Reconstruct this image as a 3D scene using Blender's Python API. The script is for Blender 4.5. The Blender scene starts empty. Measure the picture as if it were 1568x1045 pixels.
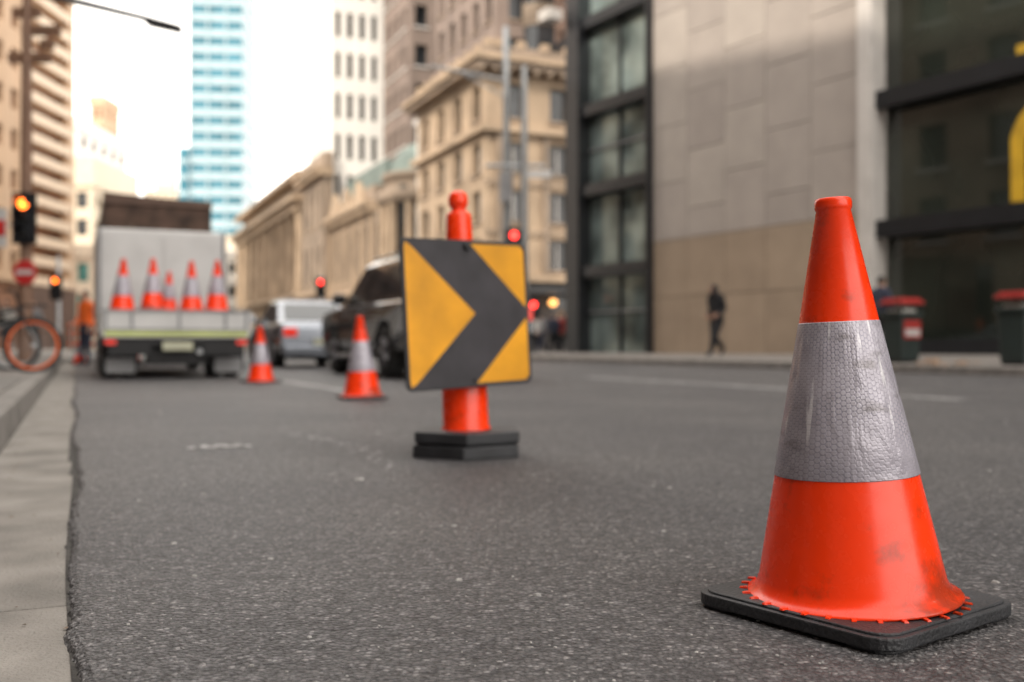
import bpy, bmesh, math, random
from mathutils import Vector, Matrix
random.seed(7)
R=math.radians
TH=R(23.7); C=math.cos(TH); N=math.sin(TH)
scene=bpy.context.scene
col=scene.collection
def S2W(t,s): return (t*C-s*N, t*N+s*C)

# ---------------------------------------------------------------- materials
def nd(nt,typ,**kw):
    n=nt.nodes.new(typ)
    for k,v in kw.items(): setattr(n,k,v)
    return n
def M(name,c,rough=.6,metal=0.,var=.18,scale=2.,bump=0.,bscale=60.,spec=.5,coat=0.,emit=None,estr=0.,detail=4):
    m=bpy.data.materials.new(name); m.use_nodes=True; nt=m.node_tree
    b=nt.nodes['Principled BSDF']
    b.inputs['Roughness'].default_value=rough; b.inputs['Metallic'].default_value=metal
    b.inputs['Specular IOR Level'].default_value=spec
    b.inputs['Coat Weight'].default_value=coat
    tc=nd(nt,'ShaderNodeTexCoord')
    n=nd(nt,'ShaderNodeTexNoise'); n.inputs['Scale'].default_value=scale; n.inputs['Detail'].default_value=detail
    nt.links.new(tc.outputs['Object'],n.inputs['Vector'])
    r=nd(nt,'ShaderNodeValToRGB')
    r.color_ramp.elements[0].position=.3; r.color_ramp.elements[1].position=.7
    r.color_ramp.elements[0].color=[x*(1-var) for x in c]+[1]
    r.color_ramp.elements[1].color=[min(1,x*(1+var)) for x in c]+[1]
    nt.links.new(n.outputs['Fac'],r.inputs['Fac']); nt.links.new(r.outputs['Color'],b.inputs['Base Color'])
    if bump>0:
        n2=nd(nt,'ShaderNodeTexNoise'); n2.inputs['Scale'].default_value=bscale; n2.inputs['Detail'].default_value=5
        nt.links.new(tc.outputs['Object'],n2.inputs['Vector'])
        bp=nd(nt,'ShaderNodeBump'); bp.inputs['Strength'].default_value=bump; bp.inputs['Distance'].default_value=.01
        nt.links.new(n2.outputs['Fac'],bp.inputs['Height']); nt.links.new(bp.outputs['Normal'],b.inputs['Normal'])
    if emit:
        b.inputs['Emission Color'].default_value=list(emit)+[1]; b.inputs['Emission Strength'].default_value=estr
    return m

def asphalt():
    m=bpy.data.materials.new('asphalt'); m.use_nodes=True; nt=m.node_tree; L=nt.links.new
    b=nt.nodes['Principled BSDF']; tc=nd(nt,'ShaderNodeTexCoord')
    def tex(t,sc,**k):
        n=nd(nt,t); n.inputs['Scale'].default_value=sc
        for a,v in k.items(): n.inputs[a].default_value=v
        L(tc.outputs['Object'],n.inputs['Vector']); return n
    v1=tex('ShaderNodeTexVoronoi',112.,Randomness=1.); v2=tex('ShaderNodeTexVoronoi',250.)
    big=tex('ShaderNodeTexNoise',.7,Detail=6.); mid=tex('ShaderNodeTexNoise',24.,Detail=6.,Roughness=.7)
    sep=nd(nt,'ShaderNodeSeparateColor'); L(v1.outputs['Color'],sep.inputs[0])
    r1=nd(nt,'ShaderNodeValToRGB'); e=r1.color_ramp.elements
    e[0].position=0; e[0].color=(.055,.053,.058,1); e[1].position=1; e[1].color=(.30,.29,.285,1)
    for p,c in ((.45,.092),(.78,.13),(.93,.19)):
        x=r1.color_ramp.elements.new(p); x.color=(c,c*.975,c*1.0,1)
    L(sep.outputs[0],r1.inputs['Fac'])
    r2=nd(nt,'ShaderNodeValToRGB'); e=r2.color_ramp.elements
    e[0].position=.3; e[0].color=(1.1,1.1,1.1,1); e[1].position=.75; e[1].color=(.42,.42,.43,1)
    L(v1.outputs['Distance'],r2.inputs['Fac'])
    mu=nd(nt,'ShaderNodeMixRGB',blend_type='MULTIPLY'); mu.inputs[0].default_value=1
    L(r1.outputs[0],mu.inputs[1]); L(r2.outputs[0],mu.inputs[2])
    r3=nd(nt,'ShaderNodeValToRGB'); e=r3.color_ramp.elements
    e[0].position=.32; e[0].color=(.74,.73,.77,1); e[1].position=.68; e[1].color=(1.24,1.21,1.18,1)
    L(big.outputs['Fac'],r3.inputs['Fac'])
    mu2=nd(nt,'ShaderNodeMixRGB',blend_type='MULTIPLY'); mu2.inputs[0].default_value=1
    L(mu.outputs[0],mu2.inputs[1]); L(r3.outputs[0],mu2.inputs[2])
    r4=nd(nt,'ShaderNodeValToRGB'); e=r4.color_ramp.elements
    e[0].position=.32; e[0].color=(.66,.66,.66,1); e[1].position=.68; e[1].color=(1.38,1.38,1.38,1)
    L(mid.outputs['Fac'],r4.inputs['Fac'])
    mu3=nd(nt,'ShaderNodeMixRGB',blend_type='MULTIPLY'); mu3.inputs[0].default_value=1
    L(mu2.outputs[0],mu3.inputs[1]); L(r4.outputs[0],mu3.inputs[2])
    L(mu3.outputs[0],b.inputs['Base Color'])
    b.inputs['Roughness'].default_value=.55
    a1=nd(nt,'ShaderNodeMath',operation='MULTIPLY_ADD'); a1.inputs[1].default_value=-1.; a1.inputs[2].default_value=1.
    L(v1.outputs['Distance'],a1.inputs[0])
    a2=nd(nt,'ShaderNodeMath',operation='MULTIPLY_ADD'); a2.inputs[1].default_value=-.35
    L(v2.outputs['Distance'],a2.inputs[0]); L(a1.outputs[0],a2.inputs[2])
    a3=nd(nt,'ShaderNodeMath',operation='MULTIPLY_ADD'); a3.inputs[1].default_value=2.2
    L(mid.outputs['Fac'],a3.inputs[0]); L(a2.outputs[0],a3.inputs[2])
    bp=nd(nt,'ShaderNodeBump'); bp.inputs['Strength'].default_value=1.; bp.inputs['Distance'].default_value=.008
    L(a3.outputs[0],bp.inputs['Height']); L(bp.outputs['Normal'],b.inputs['Normal'])
    return m
m_asph=asphalt()

def cone_orange():
    m=bpy.data.materials.new('orange_pvc'); m.use_nodes=True; nt=m.node_tree; L=nt.links.new
    b=nt.nodes['Principled BSDF']; tc=nd(nt,'ShaderNodeTexCoord')
    n=nd(nt,'ShaderNodeTexNoise'); n.inputs['Scale'].default_value=12; n.inputs['Detail'].default_value=8; n.inputs['Roughness'].default_value=.6
    L(tc.outputs['Object'],n.inputs['Vector'])
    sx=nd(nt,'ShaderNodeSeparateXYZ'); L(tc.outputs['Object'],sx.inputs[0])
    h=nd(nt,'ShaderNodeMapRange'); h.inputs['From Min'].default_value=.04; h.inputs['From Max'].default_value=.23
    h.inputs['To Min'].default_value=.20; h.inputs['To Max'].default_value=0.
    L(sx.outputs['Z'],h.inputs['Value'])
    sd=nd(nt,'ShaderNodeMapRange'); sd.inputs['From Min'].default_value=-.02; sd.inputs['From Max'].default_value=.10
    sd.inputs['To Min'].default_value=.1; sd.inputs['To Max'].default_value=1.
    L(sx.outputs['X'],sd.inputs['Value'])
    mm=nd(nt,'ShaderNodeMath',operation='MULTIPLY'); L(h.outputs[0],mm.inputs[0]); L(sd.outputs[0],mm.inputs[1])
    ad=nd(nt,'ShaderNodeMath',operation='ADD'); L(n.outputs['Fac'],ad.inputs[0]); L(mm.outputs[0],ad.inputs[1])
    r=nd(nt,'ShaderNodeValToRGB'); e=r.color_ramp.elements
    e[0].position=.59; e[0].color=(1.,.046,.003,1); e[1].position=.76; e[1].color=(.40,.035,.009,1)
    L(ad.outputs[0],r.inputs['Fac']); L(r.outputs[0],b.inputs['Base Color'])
    n2=nd(nt,'ShaderNodeTexNoise'); n2.inputs['Scale'].default_value=40; L(tc.outputs['Object'],n2.inputs['Vector'])
    rr=nd(nt,'ShaderNodeMapRange'); rr.inputs['To Min'].default_value=.14; rr.inputs['To Max'].default_value=.38
    L(n2.outputs['Fac'],rr.inputs['Value']); L(rr.outputs[0],b.inputs['Roughness'])
    n3=nd(nt,'ShaderNodeTexNoise'); n3.inputs['Scale'].default_value=9; L(tc.outputs['Object'],n3.inputs['Vector'])
    bp=nd(nt,'ShaderNodeBump'); bp.inputs['Strength'].default_value=.3; bp.inputs['Distance'].default_value=.004
    L(n3.outputs['Fac'],bp.inputs['Height']); L(bp.outputs['Normal'],b.inputs['Normal'])
    return m
m_or=cone_orange()

def reflective():
    m=bpy.data.materials.new('reflective_sleeve'); m.use_nodes=True; nt=m.node_tree; L=nt.links.new
    b=nt.nodes['Principled BSDF']; uv=nd(nt,'ShaderNodeUVMap')
    k=2*math.pi/.0075
    cs=[]
    for a in (0,60,120):
        d=nd(nt,'ShaderNodeVectorMath',operation='DOT_PRODUCT')
        d.inputs[1].default_value=(k*math.cos(R(a)),k*math.sin(R(a)),0)
        L(uv.outputs[0],d.inputs[0])
        c=nd(nt,'ShaderNodeMath',operation='COSINE'); L(d.outputs['Value'],c.inputs[0]); cs.append(c)
    s1=nd(nt,'ShaderNodeMath',operation='ADD'); L(cs[0].outputs[0],s1.inputs[0]); L(cs[1].outputs[0],s1.inputs[1])
    s2=nd(nt,'ShaderNodeMath',operation='ADD'); L(s1.outputs[0],s2.inputs[0]); L(cs[2].outputs[0],s2.inputs[1])
    r=nd(nt,'ShaderNodeMapRange'); r.inputs['From Min'].default_value=-1.3; r.inputs['From Max'].default_value=-.6
    L(s2.outputs[0],r.inputs['Value'])
    n=nd(nt,'ShaderNodeTexNoise'); n.inputs['Scale'].default_value=14; n.inputs['Detail'].default_value=8; L(uv.outputs[0],n.inputs['Vector'])
    r1=nd(nt,'ShaderNodeValToRGB'); e=r1.color_ramp.elements
    e[0].position=.3; e[0].color=(.40,.375,.43,1); e[1].position=.7; e[1].color=(.57,.54,.61,1)
    L(n.outputs['Fac'],r1.inputs['Fac'])
    n5=nd(nt,'ShaderNodeTexNoise'); n5.inputs['Scale'].default_value=9; L(uv.outputs[0],n5.inputs['Vector'])
    wl=nd(nt,'ShaderNodeMapRange'); wl.inputs['From Min'].default_value=.4; wl.inputs['From Max'].default_value=.62; wl.inputs['To Min'].default_value=.95; wl.inputs['To Max'].default_value=.3
    L(n5.outputs['Fac'],wl.inputs['Value'])
    mxm=nd(nt,'ShaderNodeMath',operation='MAXIMUM'); L(r.outputs[0],mxm.inputs[0]); L(wl.outputs[0],mxm.inputs[1])
    mx=nd(nt,'ShaderNodeMixRGB'); mx.inputs[1].default_value=(.28,.27,.33,1)
    L(mxm.outputs[0],mx.inputs[0]); L(r1.outputs[0],mx.inputs[2])
    mp=nd(nt,'ShaderNodeMapping'); mp.inputs['Scale'].default_value=(60,7,1); mp.inputs['Rotation'].default_value=(0,0,.5); L(uv.outputs[0],mp.inputs[0])
    n2=nd(nt,'ShaderNodeTexNoise'); n2.inputs['Scale'].default_value=1.2; n2.inputs['Detail'].default_value=8; L(mp.outputs[0],n2.inputs['Vector'])
    r2=nd(nt,'ShaderNodeMapRange'); r2.inputs['From Min'].default_value=.62; r2.inputs['From Max'].default_value=.68; L(n2.outputs['Fac'],r2.inputs['Value'])
    mx2=nd(nt,'ShaderNodeMixRGB'); L(r2.outputs[0],mx2.inputs[0]); L(mx.outputs[0],mx2.inputs[1]); mx2.inputs[2].default_value=(.76,.74,.78,1)
    mp3=nd(nt,'ShaderNodeMapping'); mp3.inputs['Scale'].default_value=(12,40,1); mp3.inputs['Rotation'].default_value=(0,0,-.9); L(uv.outputs[0],mp3.inputs[0])
    n6=nd(nt,'ShaderNodeTexNoise'); n6.inputs['Scale'].default_value=1.; n6.inputs['Detail'].default_value=9; L(mp3.outputs[0],n6.inputs['Vector'])
    r6=nd(nt,'ShaderNodeMapRange'); r6.inputs['From Min'].default_value=.57; r6.inputs['From Max'].default_value=.72; r6.inputs['To Max'].default_value=.65; L(n6.outputs['Fac'],r6.inputs['Value'])
    mx3=nd(nt,'ShaderNodeMixRGB'); L(r6.outputs[0],mx3.inputs[0]); L(mx2.outputs[0],mx3.inputs[1]); mx3.inputs[2].default_value=(.20,.18,.18,1)
    L(mx3.outputs[0],b.inputs['Base Color'])
    b.inputs['Roughness'].default_value=.24; b.inputs['Metallic'].default_value=.15
    hs=nd(nt,'ShaderNodeMath',operation='MULTIPLY_ADD'); hs.inputs[1].default_value=.05; L(r.outputs[0],hs.inputs[0])
    mp4=nd(nt,'ShaderNodeMapping'); mp4.inputs['Scale'].default_value=(26,11,1); mp4.inputs['Rotation'].default_value=(0,0,.25); L(uv.outputs[0],mp4.inputs[0])
    n4=nd(nt,'ShaderNodeTexNoise'); n4.inputs['Scale'].default_value=1.; n4.inputs['Detail'].default_value=5; n4.inputs['Distortion'].default_value=.8; L(mp4.outputs[0],n4.inputs['Vector'])
    L(n4.outputs['Fac'],hs.inputs[2])
    bp=nd(nt,'ShaderNodeBump'); bp.inputs['Strength'].default_value=.75; bp.inputs['Distance'].default_value=.008
    L(hs.outputs[0],bp.inputs['Height']); L(bp.outputs['Normal'],b.inputs['Normal'])
    return m
m_ref=reflective()

m_rub=M('black_rubber',(.026,.027,.031),.5,var=.35,scale=9,bump=.4,bscale=160)
m_conc=M('gutter_concrete',(.225,.207,.188),.85,var=.30,scale=4,bump=.6,bscale=140,detail=10)
m_kerb=M('kerb_stone',(.20,.185,.172),.8,var=.3,scale=5,bump=.5,bscale=90)
m_pave=M('paving',(.19,.172,.158),.8,var=.2,scale=4,bump=.3)
m_pave2=M('paving_dark',(.15,.14,.13),.8,var=.2,scale=4,bump=.3)
m_dirt=M('gutter_dirt',(.05,.046,.042),.95,var=.5,scale=40,bump=.6)
m_ground=M('far_ground',(.10,.098,.095),.9,var=.2,scale=.2)
m_paint=M('road_paint_worn',(.42,.41,.41),.7,var=.35,scale=8,bump=.4,bscale=120)
m_pstone=M('pale_stone',(.32,.31,.30),.7,var=.45,scale=60)
m_yel=M('sign_yellow',(.74,.33,.010),.45,var=.2,scale=5,bump=.1,bscale=20,detail=8)
m_blk=M('sign_black',(.035,.032,.038),.5,var=.3,scale=8)
m_board=M('board_edge',(.02,.02,.022),.6)
m_white=M('white_paint',(.56,.555,.55),.4,var=.10,scale=2,detail=8)
m_greyp=M('grey_paint',(.26,.26,.27),.45,var=.1)
m_blackcar=M('black_car_paint',(.010,.011,.013),.12,var=.1,coat=1.)
m_silver=M('silver_car_paint',(.27,.29,.33),.25,metal=.6,var=.05,coat=.8)
m_cglass=M('car_glass',(.02,.025,.03),.05,var=.1)
m_tyre=M('tyre',(.02,.02,.02),.8,var=.2)
m_rim=M('alloy_rim',(.3,.3,.32),.3,metal=.8,var=.05)
m_dark=M('dark_chassis',(.018,.018,.02),.7,var=.3)
m_red=M('tail_light',(.4,.012,.01),.2,emit=(1,.05,.02),estr=.5)
m_redL=M('red_lamp',(.5,.01,.01),.3,emit=(1,.04,.03),estr=9)
m_ambL=M('amber_lamp',(.6,.15,.02),.3,emit=(1,.17,.02),estr=9)
m_warm=M('shop_lamp',(.6,.4,.2),.3,emit=(1,.45,.12),estr=4.)
m_off=M('signal_off',(.02,.02,.02),.4)
m_plate=M('number_plate',(.45,.45,.33),.5)
m_lime=M('lime_stripe',(.48,.55,.12),.4)
m_tarp=M('brown_tarp',(.085,.050,.036),.8,var=.6,scale=2.6,bump=.6,bscale=8,detail=8)
m_metal=M('galvanised_steel',(.33,.34,.35),.4,metal=.6,var=.12)
m_dmetal=M('weathered_steel',(.10,.10,.11),.5,metal=.3,var=.15)
m_warmp=M('pole_brown',(.20,.11,.07),.5)
m_signred=M('sign_red',(.5,.02,.02),.5)
m_binred=M('bin_red',(.40,.03,.025),.5)
m_bin=M('bin_body',(.022,.034,.032),.5)
m_stoneA=M('stone_panel_a',(.37,.325,.295),.75,var=.08,scale=1.2,bump=.2,bscale=40)
m_stoneB=M('stone_panel_b',(.345,.302,.275),.75,var=.08,scale=1.5,bump=.2,bscale=40)
m_stoneC=M('stone_panel_c',(.395,.35,.315),.75,var=.08,scale=1.1,bump=.2,bscale=40)
m_stoneL=M('stone_lower_a',(.345,.265,.195),.75,var=.10,scale=1.2,bump=.2,bscale=40)
m_stoneL2=M('stone_lower_b',(.32,.245,.18),.75,var=.10,scale=1.2,bump=.2,bscale=40)
m_joint=M('joint_dark',(.15,.13,.115),.9)
m_trim=M('white_stone_trim',(.55,.52,.495),.6,var=.08)
m_frame=M('black_steel',(.012,.013,.016),.35,var=.2)
m_glassD=M('dark_glazing',(.020,.024,.019),.04,var=.6,scale=.35,spec=.8)
m_glassG=M('green_glazing',(.34,.42,.41),.06,metal=.6,var=.85,scale=.5,spec=1.,detail=8)
m_ybn=M('yellow_banner',(.6,.36,.02),.5)
m_sand=M('sandstone',(.35,.26,.18),.85,var=.25,scale=.5,bump=.3,bscale=12)
m_sand2=M('sandstone_weathered',(.235,.18,.135),.85,var=.35,scale=.4,bump=.3,bscale=12)
m_pink=M('brown_masonry',(.20,.152,.128),.8,var=.2,scale=.4)
m_wtow=M('white_render',(.74,.71,.67),.7,var=.06,scale=.2)
m_win=M('window_glass',(.025,.027,.03),.15,var=.7,scale=.6)
m_blueg=M('blue_glass',(.045,.16,.215),.2,var=.35,scale=.12,spec=.2)
m_bluew=M('pale_spandrel',(.30,.40,.44),.5,var=.10,scale=.3)
m_warmb=M('warm_render',(.55,.38,.25),.7,var=.12,scale=.2)
m_warmw=M('balcony_white',(.82,.66,.50),.6,var=.06)  # kept bright and pale: sunlit haze is put into the colour
m_warmd=M('recess_brown',(.24,.12,.07),.6,var=.3,scale=.4)  # brown of the gaps between balcony bands, also used for window cores
m_copper=M('copper_green_roof',(.13,.165,.15),.7,var=.25,scale=.6)
m_brick=M('dark_brick',(.14,.09,.07),.85,var=.2,scale=.6)
m_shopd=M('dark_shopfront',(.035,.028,.025),.5,var=.4,scale=.6)
m_teal=M('shop_teal',(.10,.32,.30),.6,var=.5,scale=.6)
m_shop=M('shop_yellow',(.55,.40,.16),.6,var=.5,scale=.8)
m_cream=M('cream_render',(.7,.60,.47),.7,var=.1)

# ---------------------------------------------------------------- mesh helpers
def empty(name,loc=(0,0,0),rz=0.):
    e=bpy.data.objects.new(name,None); e.location=loc; e.rotation_euler=(0,0,rz); col.objects.link(e); return e
def mkobj(name,verts,faces,mats,fm=None,parent=None,smooth=False,loc=(0,0,0),bevel=0.,uv=None):
    me=bpy.data.meshes.new(name); me.from_pydata(verts,[],faces)
    for m in mats: me.materials.append(m)
    if fm:
        for p,i in zip(me.polygons,fm): p.material_index=i
    if smooth:
        for p in me.polygons: p.use_smooth=True
    me.update()
    o=bpy.data.objects.new(name,me); o.location=loc; col.objects.link(o)
    if parent: o.parent=parent
    if bevel>0:
        b=o.modifiers.new('Bevel','BEVEL'); b.width=bevel; b.segments=2; b.limit_method='ANGLE'; b.angle_limit=R(35)
    return o
class Bld:
    """collects boxes / prisms / lathes per part in a local frame under one parent"""
    def __init__(s,name,loc=(0,0,0),rz=0.):
        s.root=empty(name,loc,rz); s.parts={}; s.name=name
    def _p(s,part): return s.parts.setdefault(part,dict(v=[],f=[],fm=[],mats=[],smooth=[]))
    def _mi(s,p,m):
        if m not in p['mats']: p['mats'].append(m)
        return p['mats'].index(m)
    def raw(s,part,m,verts,faces,smooth=False):
        p=s._p(part); o=len(p['v']); mi=s._mi(p,m)
        p['v']+=list(verts)
        for f in faces:
            p['f'].append([i+o for i in f]); p['fm'].append(mi); p['smooth'].append(smooth)
    def box(s,part,m,x0,x1,y0,y1,z0,z1):
        v=[(x0,y0,z0),(x1,y0,z0),(x1,y1,z0),(x0,y1,z0),(x0,y0,z1),(x1,y0,z1),(x1,y1,z1),(x0,y1,z1)]
        s.raw(part,m,v,[(0,3,2,1),(4,5,6,7),(0,1,5,4),(1,2,6,5),(2,3,7,6),(3,0,4,7)])
    def tube(s,part,m,a,b,r0,r1=None,n=12,cap=True):
        if r1 is None: r1=r0
        a=Vector(a); b=Vector(b); d=(b-a).normalized()
        u=d.orthogonal().normalized(); w=d.cross(u)
        v=[]
        for P,r in((a,r0),(b,r1)):
            for i in range(n):
                t=2*math.pi*i/n; v.append(tuple(P+u*math.cos(t)*r+w*math.sin(t)*r))
        f=[(i,(i+1)%n,n+(i+1)%n,n+i) for i in range(n)]
        s.raw(part,m,v,f,True)
        if cap: s.raw(part,m,v,[tuple(range(n))[::-1],tuple(range(n,2*n))])
    def lathe(s,part,m,prof,cx=0,cy=0,n=32,axis='z',cz=0):
        v=[];f=[]
        for r,z in prof:
            for i in range(n):
                t=2*math.pi*i/n
                if axis=='z': v.append((cx+r*math.cos(t),cy+r*math.sin(t),cz+z))
                elif axis=='x': v.append((cx+z,cy+r*math.cos(t),cz+r*math.sin(t)))
                else: v.append((cx+r*math.cos(t),cy+z,cz+r*math.sin(t)))
        for k in range(len(prof)-1):
            for i in range(n):
                j=(i+1)%n; f.append((k*n+i,k*n+j,(k+1)*n+j,(k+1)*n+i))
        s.raw(part,m,v,f,True)
    def ring(s,part,m,c,R0,r,axis='x',n=32,k=8):
        v=[];f=[]
        for i in range(n):
            t=2*math.pi*i/n
            for j in range(k):
                q=2*math.pi*j/k; rr=R0+r*math.cos(q); h=r*math.sin(q)
                p={'x':(h,rr*math.cos(t),rr*math.sin(t)),'y':(rr*math.cos(t),h,rr*math.sin(t)),'z':(rr*math.cos(t),rr*math.sin(t),h)}[axis]
                v.append((c[0]+p[0],c[1]+p[1],c[2]+p[2]))
        for i in range(n):
            for j in range(k):
                f.append((i*k+j,((i+1)%n)*k+j,((i+1)%n)*k+(j+1)%k,i*k+(j+1)%k))
        s.raw(part,m,v,f,True)
    def done(s,bevel=0.,bev={}):
        for k,p in s.parts.items():
            o=mkobj(k,p['v'],p['f'],p['mats'],p['fm'],parent=s.root,bevel=bev.get(k,bevel))
            for q,sm in zip(o.data.polygons,p['smooth']): q.use_smooth=sm
        return s.root
def ngon(cx,cy,r,n,rot=0): return [(cx+r*math.cos(rot+2*math.pi*i/n),cy+r*math.sin(rot+2*math.pi*i/n)) for i in range(n)]
def extr(pts,z0,z1):
    n=len(pts); v=[(x,y,z0) for x,y in pts]+[(x,y,z1) for x,y in pts]
    f=[tuple(range(n))[::-1],tuple(range(n,2*n))]+[(i,(i+1)%n,n+(i+1)%n,n+i) for i in range(n)]
    return v,f
def rsq(w,h,r,k=6):
    p=[]
    for cx,cy,a0 in((w/2-r,h/2-r,0),(-w/2+r,h/2-r,90),(-w/2+r,-h/2+r,180),(w/2-r,-h/2+r,270)):
        for i in range(k+1):
            a=R(a0+90*i/k); p.append((cx+r*math.cos(a),cy+r*math.sin(a)))
    return p

# ---------------------------------------------------------------- ground, road, gutter, kerb, pavement
def sheet(name,pts,z,mat,mats=None):
    return mkobj(name,[(*S2W(t,s),z) for t,s in pts],[tuple(range(len(pts)))],[mat])
g=mkobj('ground',[(-900,-900,-.16),(900,-900,-.16),(900,1200,-.16),(-900,1200,-.16)],[(0,1,2,3)],[m_ground])

rg=random.Random(3)
edge=[];s=-4.
chip=0
while s<26:
    st=.02 if s<7 else .08
    if rg.random()<.09: chip=rg.uniform(.006,.020)
    chip*=.72
    w=.012*math.sin(s*1.9)+.006*math.sin(s*5.3+1)+.003*math.sin(s*13)+rg.uniform(-.0035,.0035)+chip
    edge.append((w,s)); s+=st
edge=[(0,-60)]+edge+[(0,420)]
v=[];f=[]
n=len(edge)
for t,s in edge: v.append((*S2W(t-.004,s),-.011))
for t,s in edge: v.append((*S2W(t+.002,s),-.001))
for t,s in edge: v.append((*S2W(t+.014,s),.004))
for t,s in edge: v.append((*S2W(13.02,s),.004))
for i in range(n-1):
    for k in range(3): f.append((k*n+i+1,k*n+i,(k+1)*n+i,(k+1)*n+i+1))
road=mkobj('road',v,f,[m_asph])
sheet('cross_street',[(13.02,34),(120,34),(120,51.5),(13.02,51.5)],-.004,m_asph)
sheet('road_beyond_crossing',[(13.02,51.5),(18.5,51.5),(18.5,420),(13.02,420)],-.004,m_asph)
G=Bld('gutter',(0,0,0),TH)
joints=[-6,-3.2,-.6,2.0,4.6,7.2,9.8,12.4,15.,18,21,30,60,200,400]
for a,b in zip(joints[:-1],joints[1:]):
    G.box('apron',m_conc,-.302,.06,a+.004,b-.004,-.09,-.010)
G.box('bed',m_dirt,-.30,.05,-6,400,-.12,-.022)
G.done(bev={'apron':.004})
v=[];f=[];pts=[];ss=-1.;k_=0
rd=random.Random(6)
while ss<12:
    if rd.random()<.08: k_=rd.uniform(0,.02)
    k_*=.85
    pts.append((ss,max(0,.005+.010*math.sin(ss*1.3+2)+k_))); ss+=.03
for q,w in pts:
    v.append((*S2W(-w+.012*math.sin(q*1.9)-.006,q),-.0078)); v.append((*S2W(.03,q),-.0078))
for i in range(len(pts)-1): f.append((2*i,2*i+1,2*i+3,2*i+2))
mkobj('gutter_dirt',v,f,[m_dirt])
K=Bld('kerb_near_side',(0,0,0),TH)
for i in range(60):
    a=-6+i*1.2
    x=-.30; v=[(x,a+.003,-.1),(x-.18,a+.003,-.1),(x-.18,a+1.197,-.1),(x,a+1.197,-.1),(x-.03,a+.003,.13),(x-.18,a+.003,.13),(x-.18,a+1.197,.13),(x-.03,a+1.197,.13)]
    K.raw('kerbstones',m_kerb,v,[(0,1,2,3),(7,6,5,4),(1,0,4,5),(2,1,5,6),(3,2,6,7),(0,3,7,4)])
K.box('kerb_run',m_kerb,-.48,-.31,66,400,-.1,.13)
K.done(bevel=.015)
P=Bld('pavement_near_side',(0,0,0),TH)
P.box('slab',m_pave2,-30,-.483,-60,400,-.1,.122)
for i in range(0,44):
    for j in range(4):
        P.box('pavers',random.choice([m_pave,m_pave,m_pave2]),-.49-.6*(j+1)+.006,-.49-.6*j-.006,-4+i*.9+.006+.3*(j%2),-4+(i+1)*.9-.006+.3*(j%2),.10,.131)
P.done()
K=Bld('kerb_far_side',(0,0,0),TH)
for i in range(40):
    K.box('kerbstones',m_kerb,13.0,13.16,-10+i*1.1+.004,-10+(i+1)*1.1-.004,-.05,.14)
K.done(bevel=.015)
v=[(*S2W(t,s),z) for t,s,z in ((13.16,-40,.136),(13.16,34,.136),(19.5,34,.26),(19.5,-40,.30))]
v+=[(*S2W(t,s),z) for t,s,z in ((40,34,.27),(40,-40,.3),(40,34,-.1),(19.5,34,-.1),(13.16,34,-.1))]
mkobj('pavement_far_side',v,[(0,3,2,1),(3,5,4,2),(1,2,7,8),(2,4,6,7)],[m_pave])
P=Bld('pavement_beyond_crossing',(0,0,0),TH)
P.box('slab',m_pave,18.5,40,51.5,200,-.1,.14); P.done(bevel=.02)

def marking(name,t,w,s0,s1,z=.0085,seed=1,wear=.12):
    rr=random.Random(seed); v=[];f=[]
    cell=.05
    nx=max(2,int(w/.03)); ny=int((s1-s0)/cell)
    idx={}
    def vt(i,j):
        if (i,j) not in idx:
            idx[(i,j)]=len(v); v.append((*S2W(t-w/2+w*i/nx+rr.uniform(-.004,.004),s0+(s1-s0)*j/ny+rr.uniform(-.008,.008)),z))
        return idx[(i,j)]
    for j in range(ny):
        for i in range(nx):
            e=wear*(2.2 if i in(0,nx-1) else 1)
            if rr.random()<e: continue
            f.append((vt(i,j),vt(i+1,j),vt(i+1,j+1),vt(i,j+1)))
    mkobj(name,v,f,[m_paint])
marking('lane_line',6.9,.16,6.2,13.,seed=2)
marking('lane_line',6.9,.16,16,20,seed=3)
marking('lane_line',2.5,.12,9.2,13.2,seed=5,wear=.2)
marking('lane_line',10.0,.12,-2,30,seed=5,wear=.4)
marking('worn_road_marking',.60,.34,4.62,4.76,seed=9,wear=.3)
v=[];f=[];rr=random.Random(12)
for i in range(90):
    a=i/89; x=-1.17+a*.75; y=5.2-1.55*a+.25*math.sin(a*3)
    for k in range(2):
        if rr.random()<.35:
            o=len(v); px=x+rr.uniform(-.05,.05); py=y+rr.uniform(-.05,.05); q=rr.uniform(.006,.022)
            pp=[(px+q*rr.uniform(.6,1)*math.cos(u),py+q*rr.uniform(.6,1)*math.sin(u),.0065) for u in (0,1.2,2.4,3.6,5.)]
            v+=pp; f.append(tuple(range(o,o+5)))
mkobj('worn_marking_arc',v,f,[m_paint])
v=[];f=[];rr=random.Random(5)
for i in range(1200):
    near=i<800
    Y=rr.uniform(1.1,3.6) if near else rr.uniform(3,13); X=rr.uniform(-.5,.52)*Y
    t=X*C+Y*N
    if t<.05: continue
    q=abs(rr.gauss(0,.0013))+.0016
    if i%26==0: q=rr.uniform(.005,.011)
    if not near: q*=2.0
    h=q*.3; o=len(v); m=6; a0=rr.random()*6
    for k in range(m): v.append((X+q*rr.uniform(.6,1.1)*math.cos(a0+k*6.283/m),Y+q*rr.uniform(.6,1.1)*math.sin(a0+k*6.283/m),.0035))
    for k in range(m): v.append((X+q*.6*math.cos(a0+k*6.283/m),Y+q*.6*math.sin(a0+k*6.283/m),.0045+h))
    f.append(tuple(range(o+m,o+2*m)))
    for k in range(m): f.append((o+k,o+(k+1)%m,o+m+(k+1)%m,o+m+k))
mkobj('road_grit',v,f,[m_pstone])
v=[];f=[];rr=random.Random(8)
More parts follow.
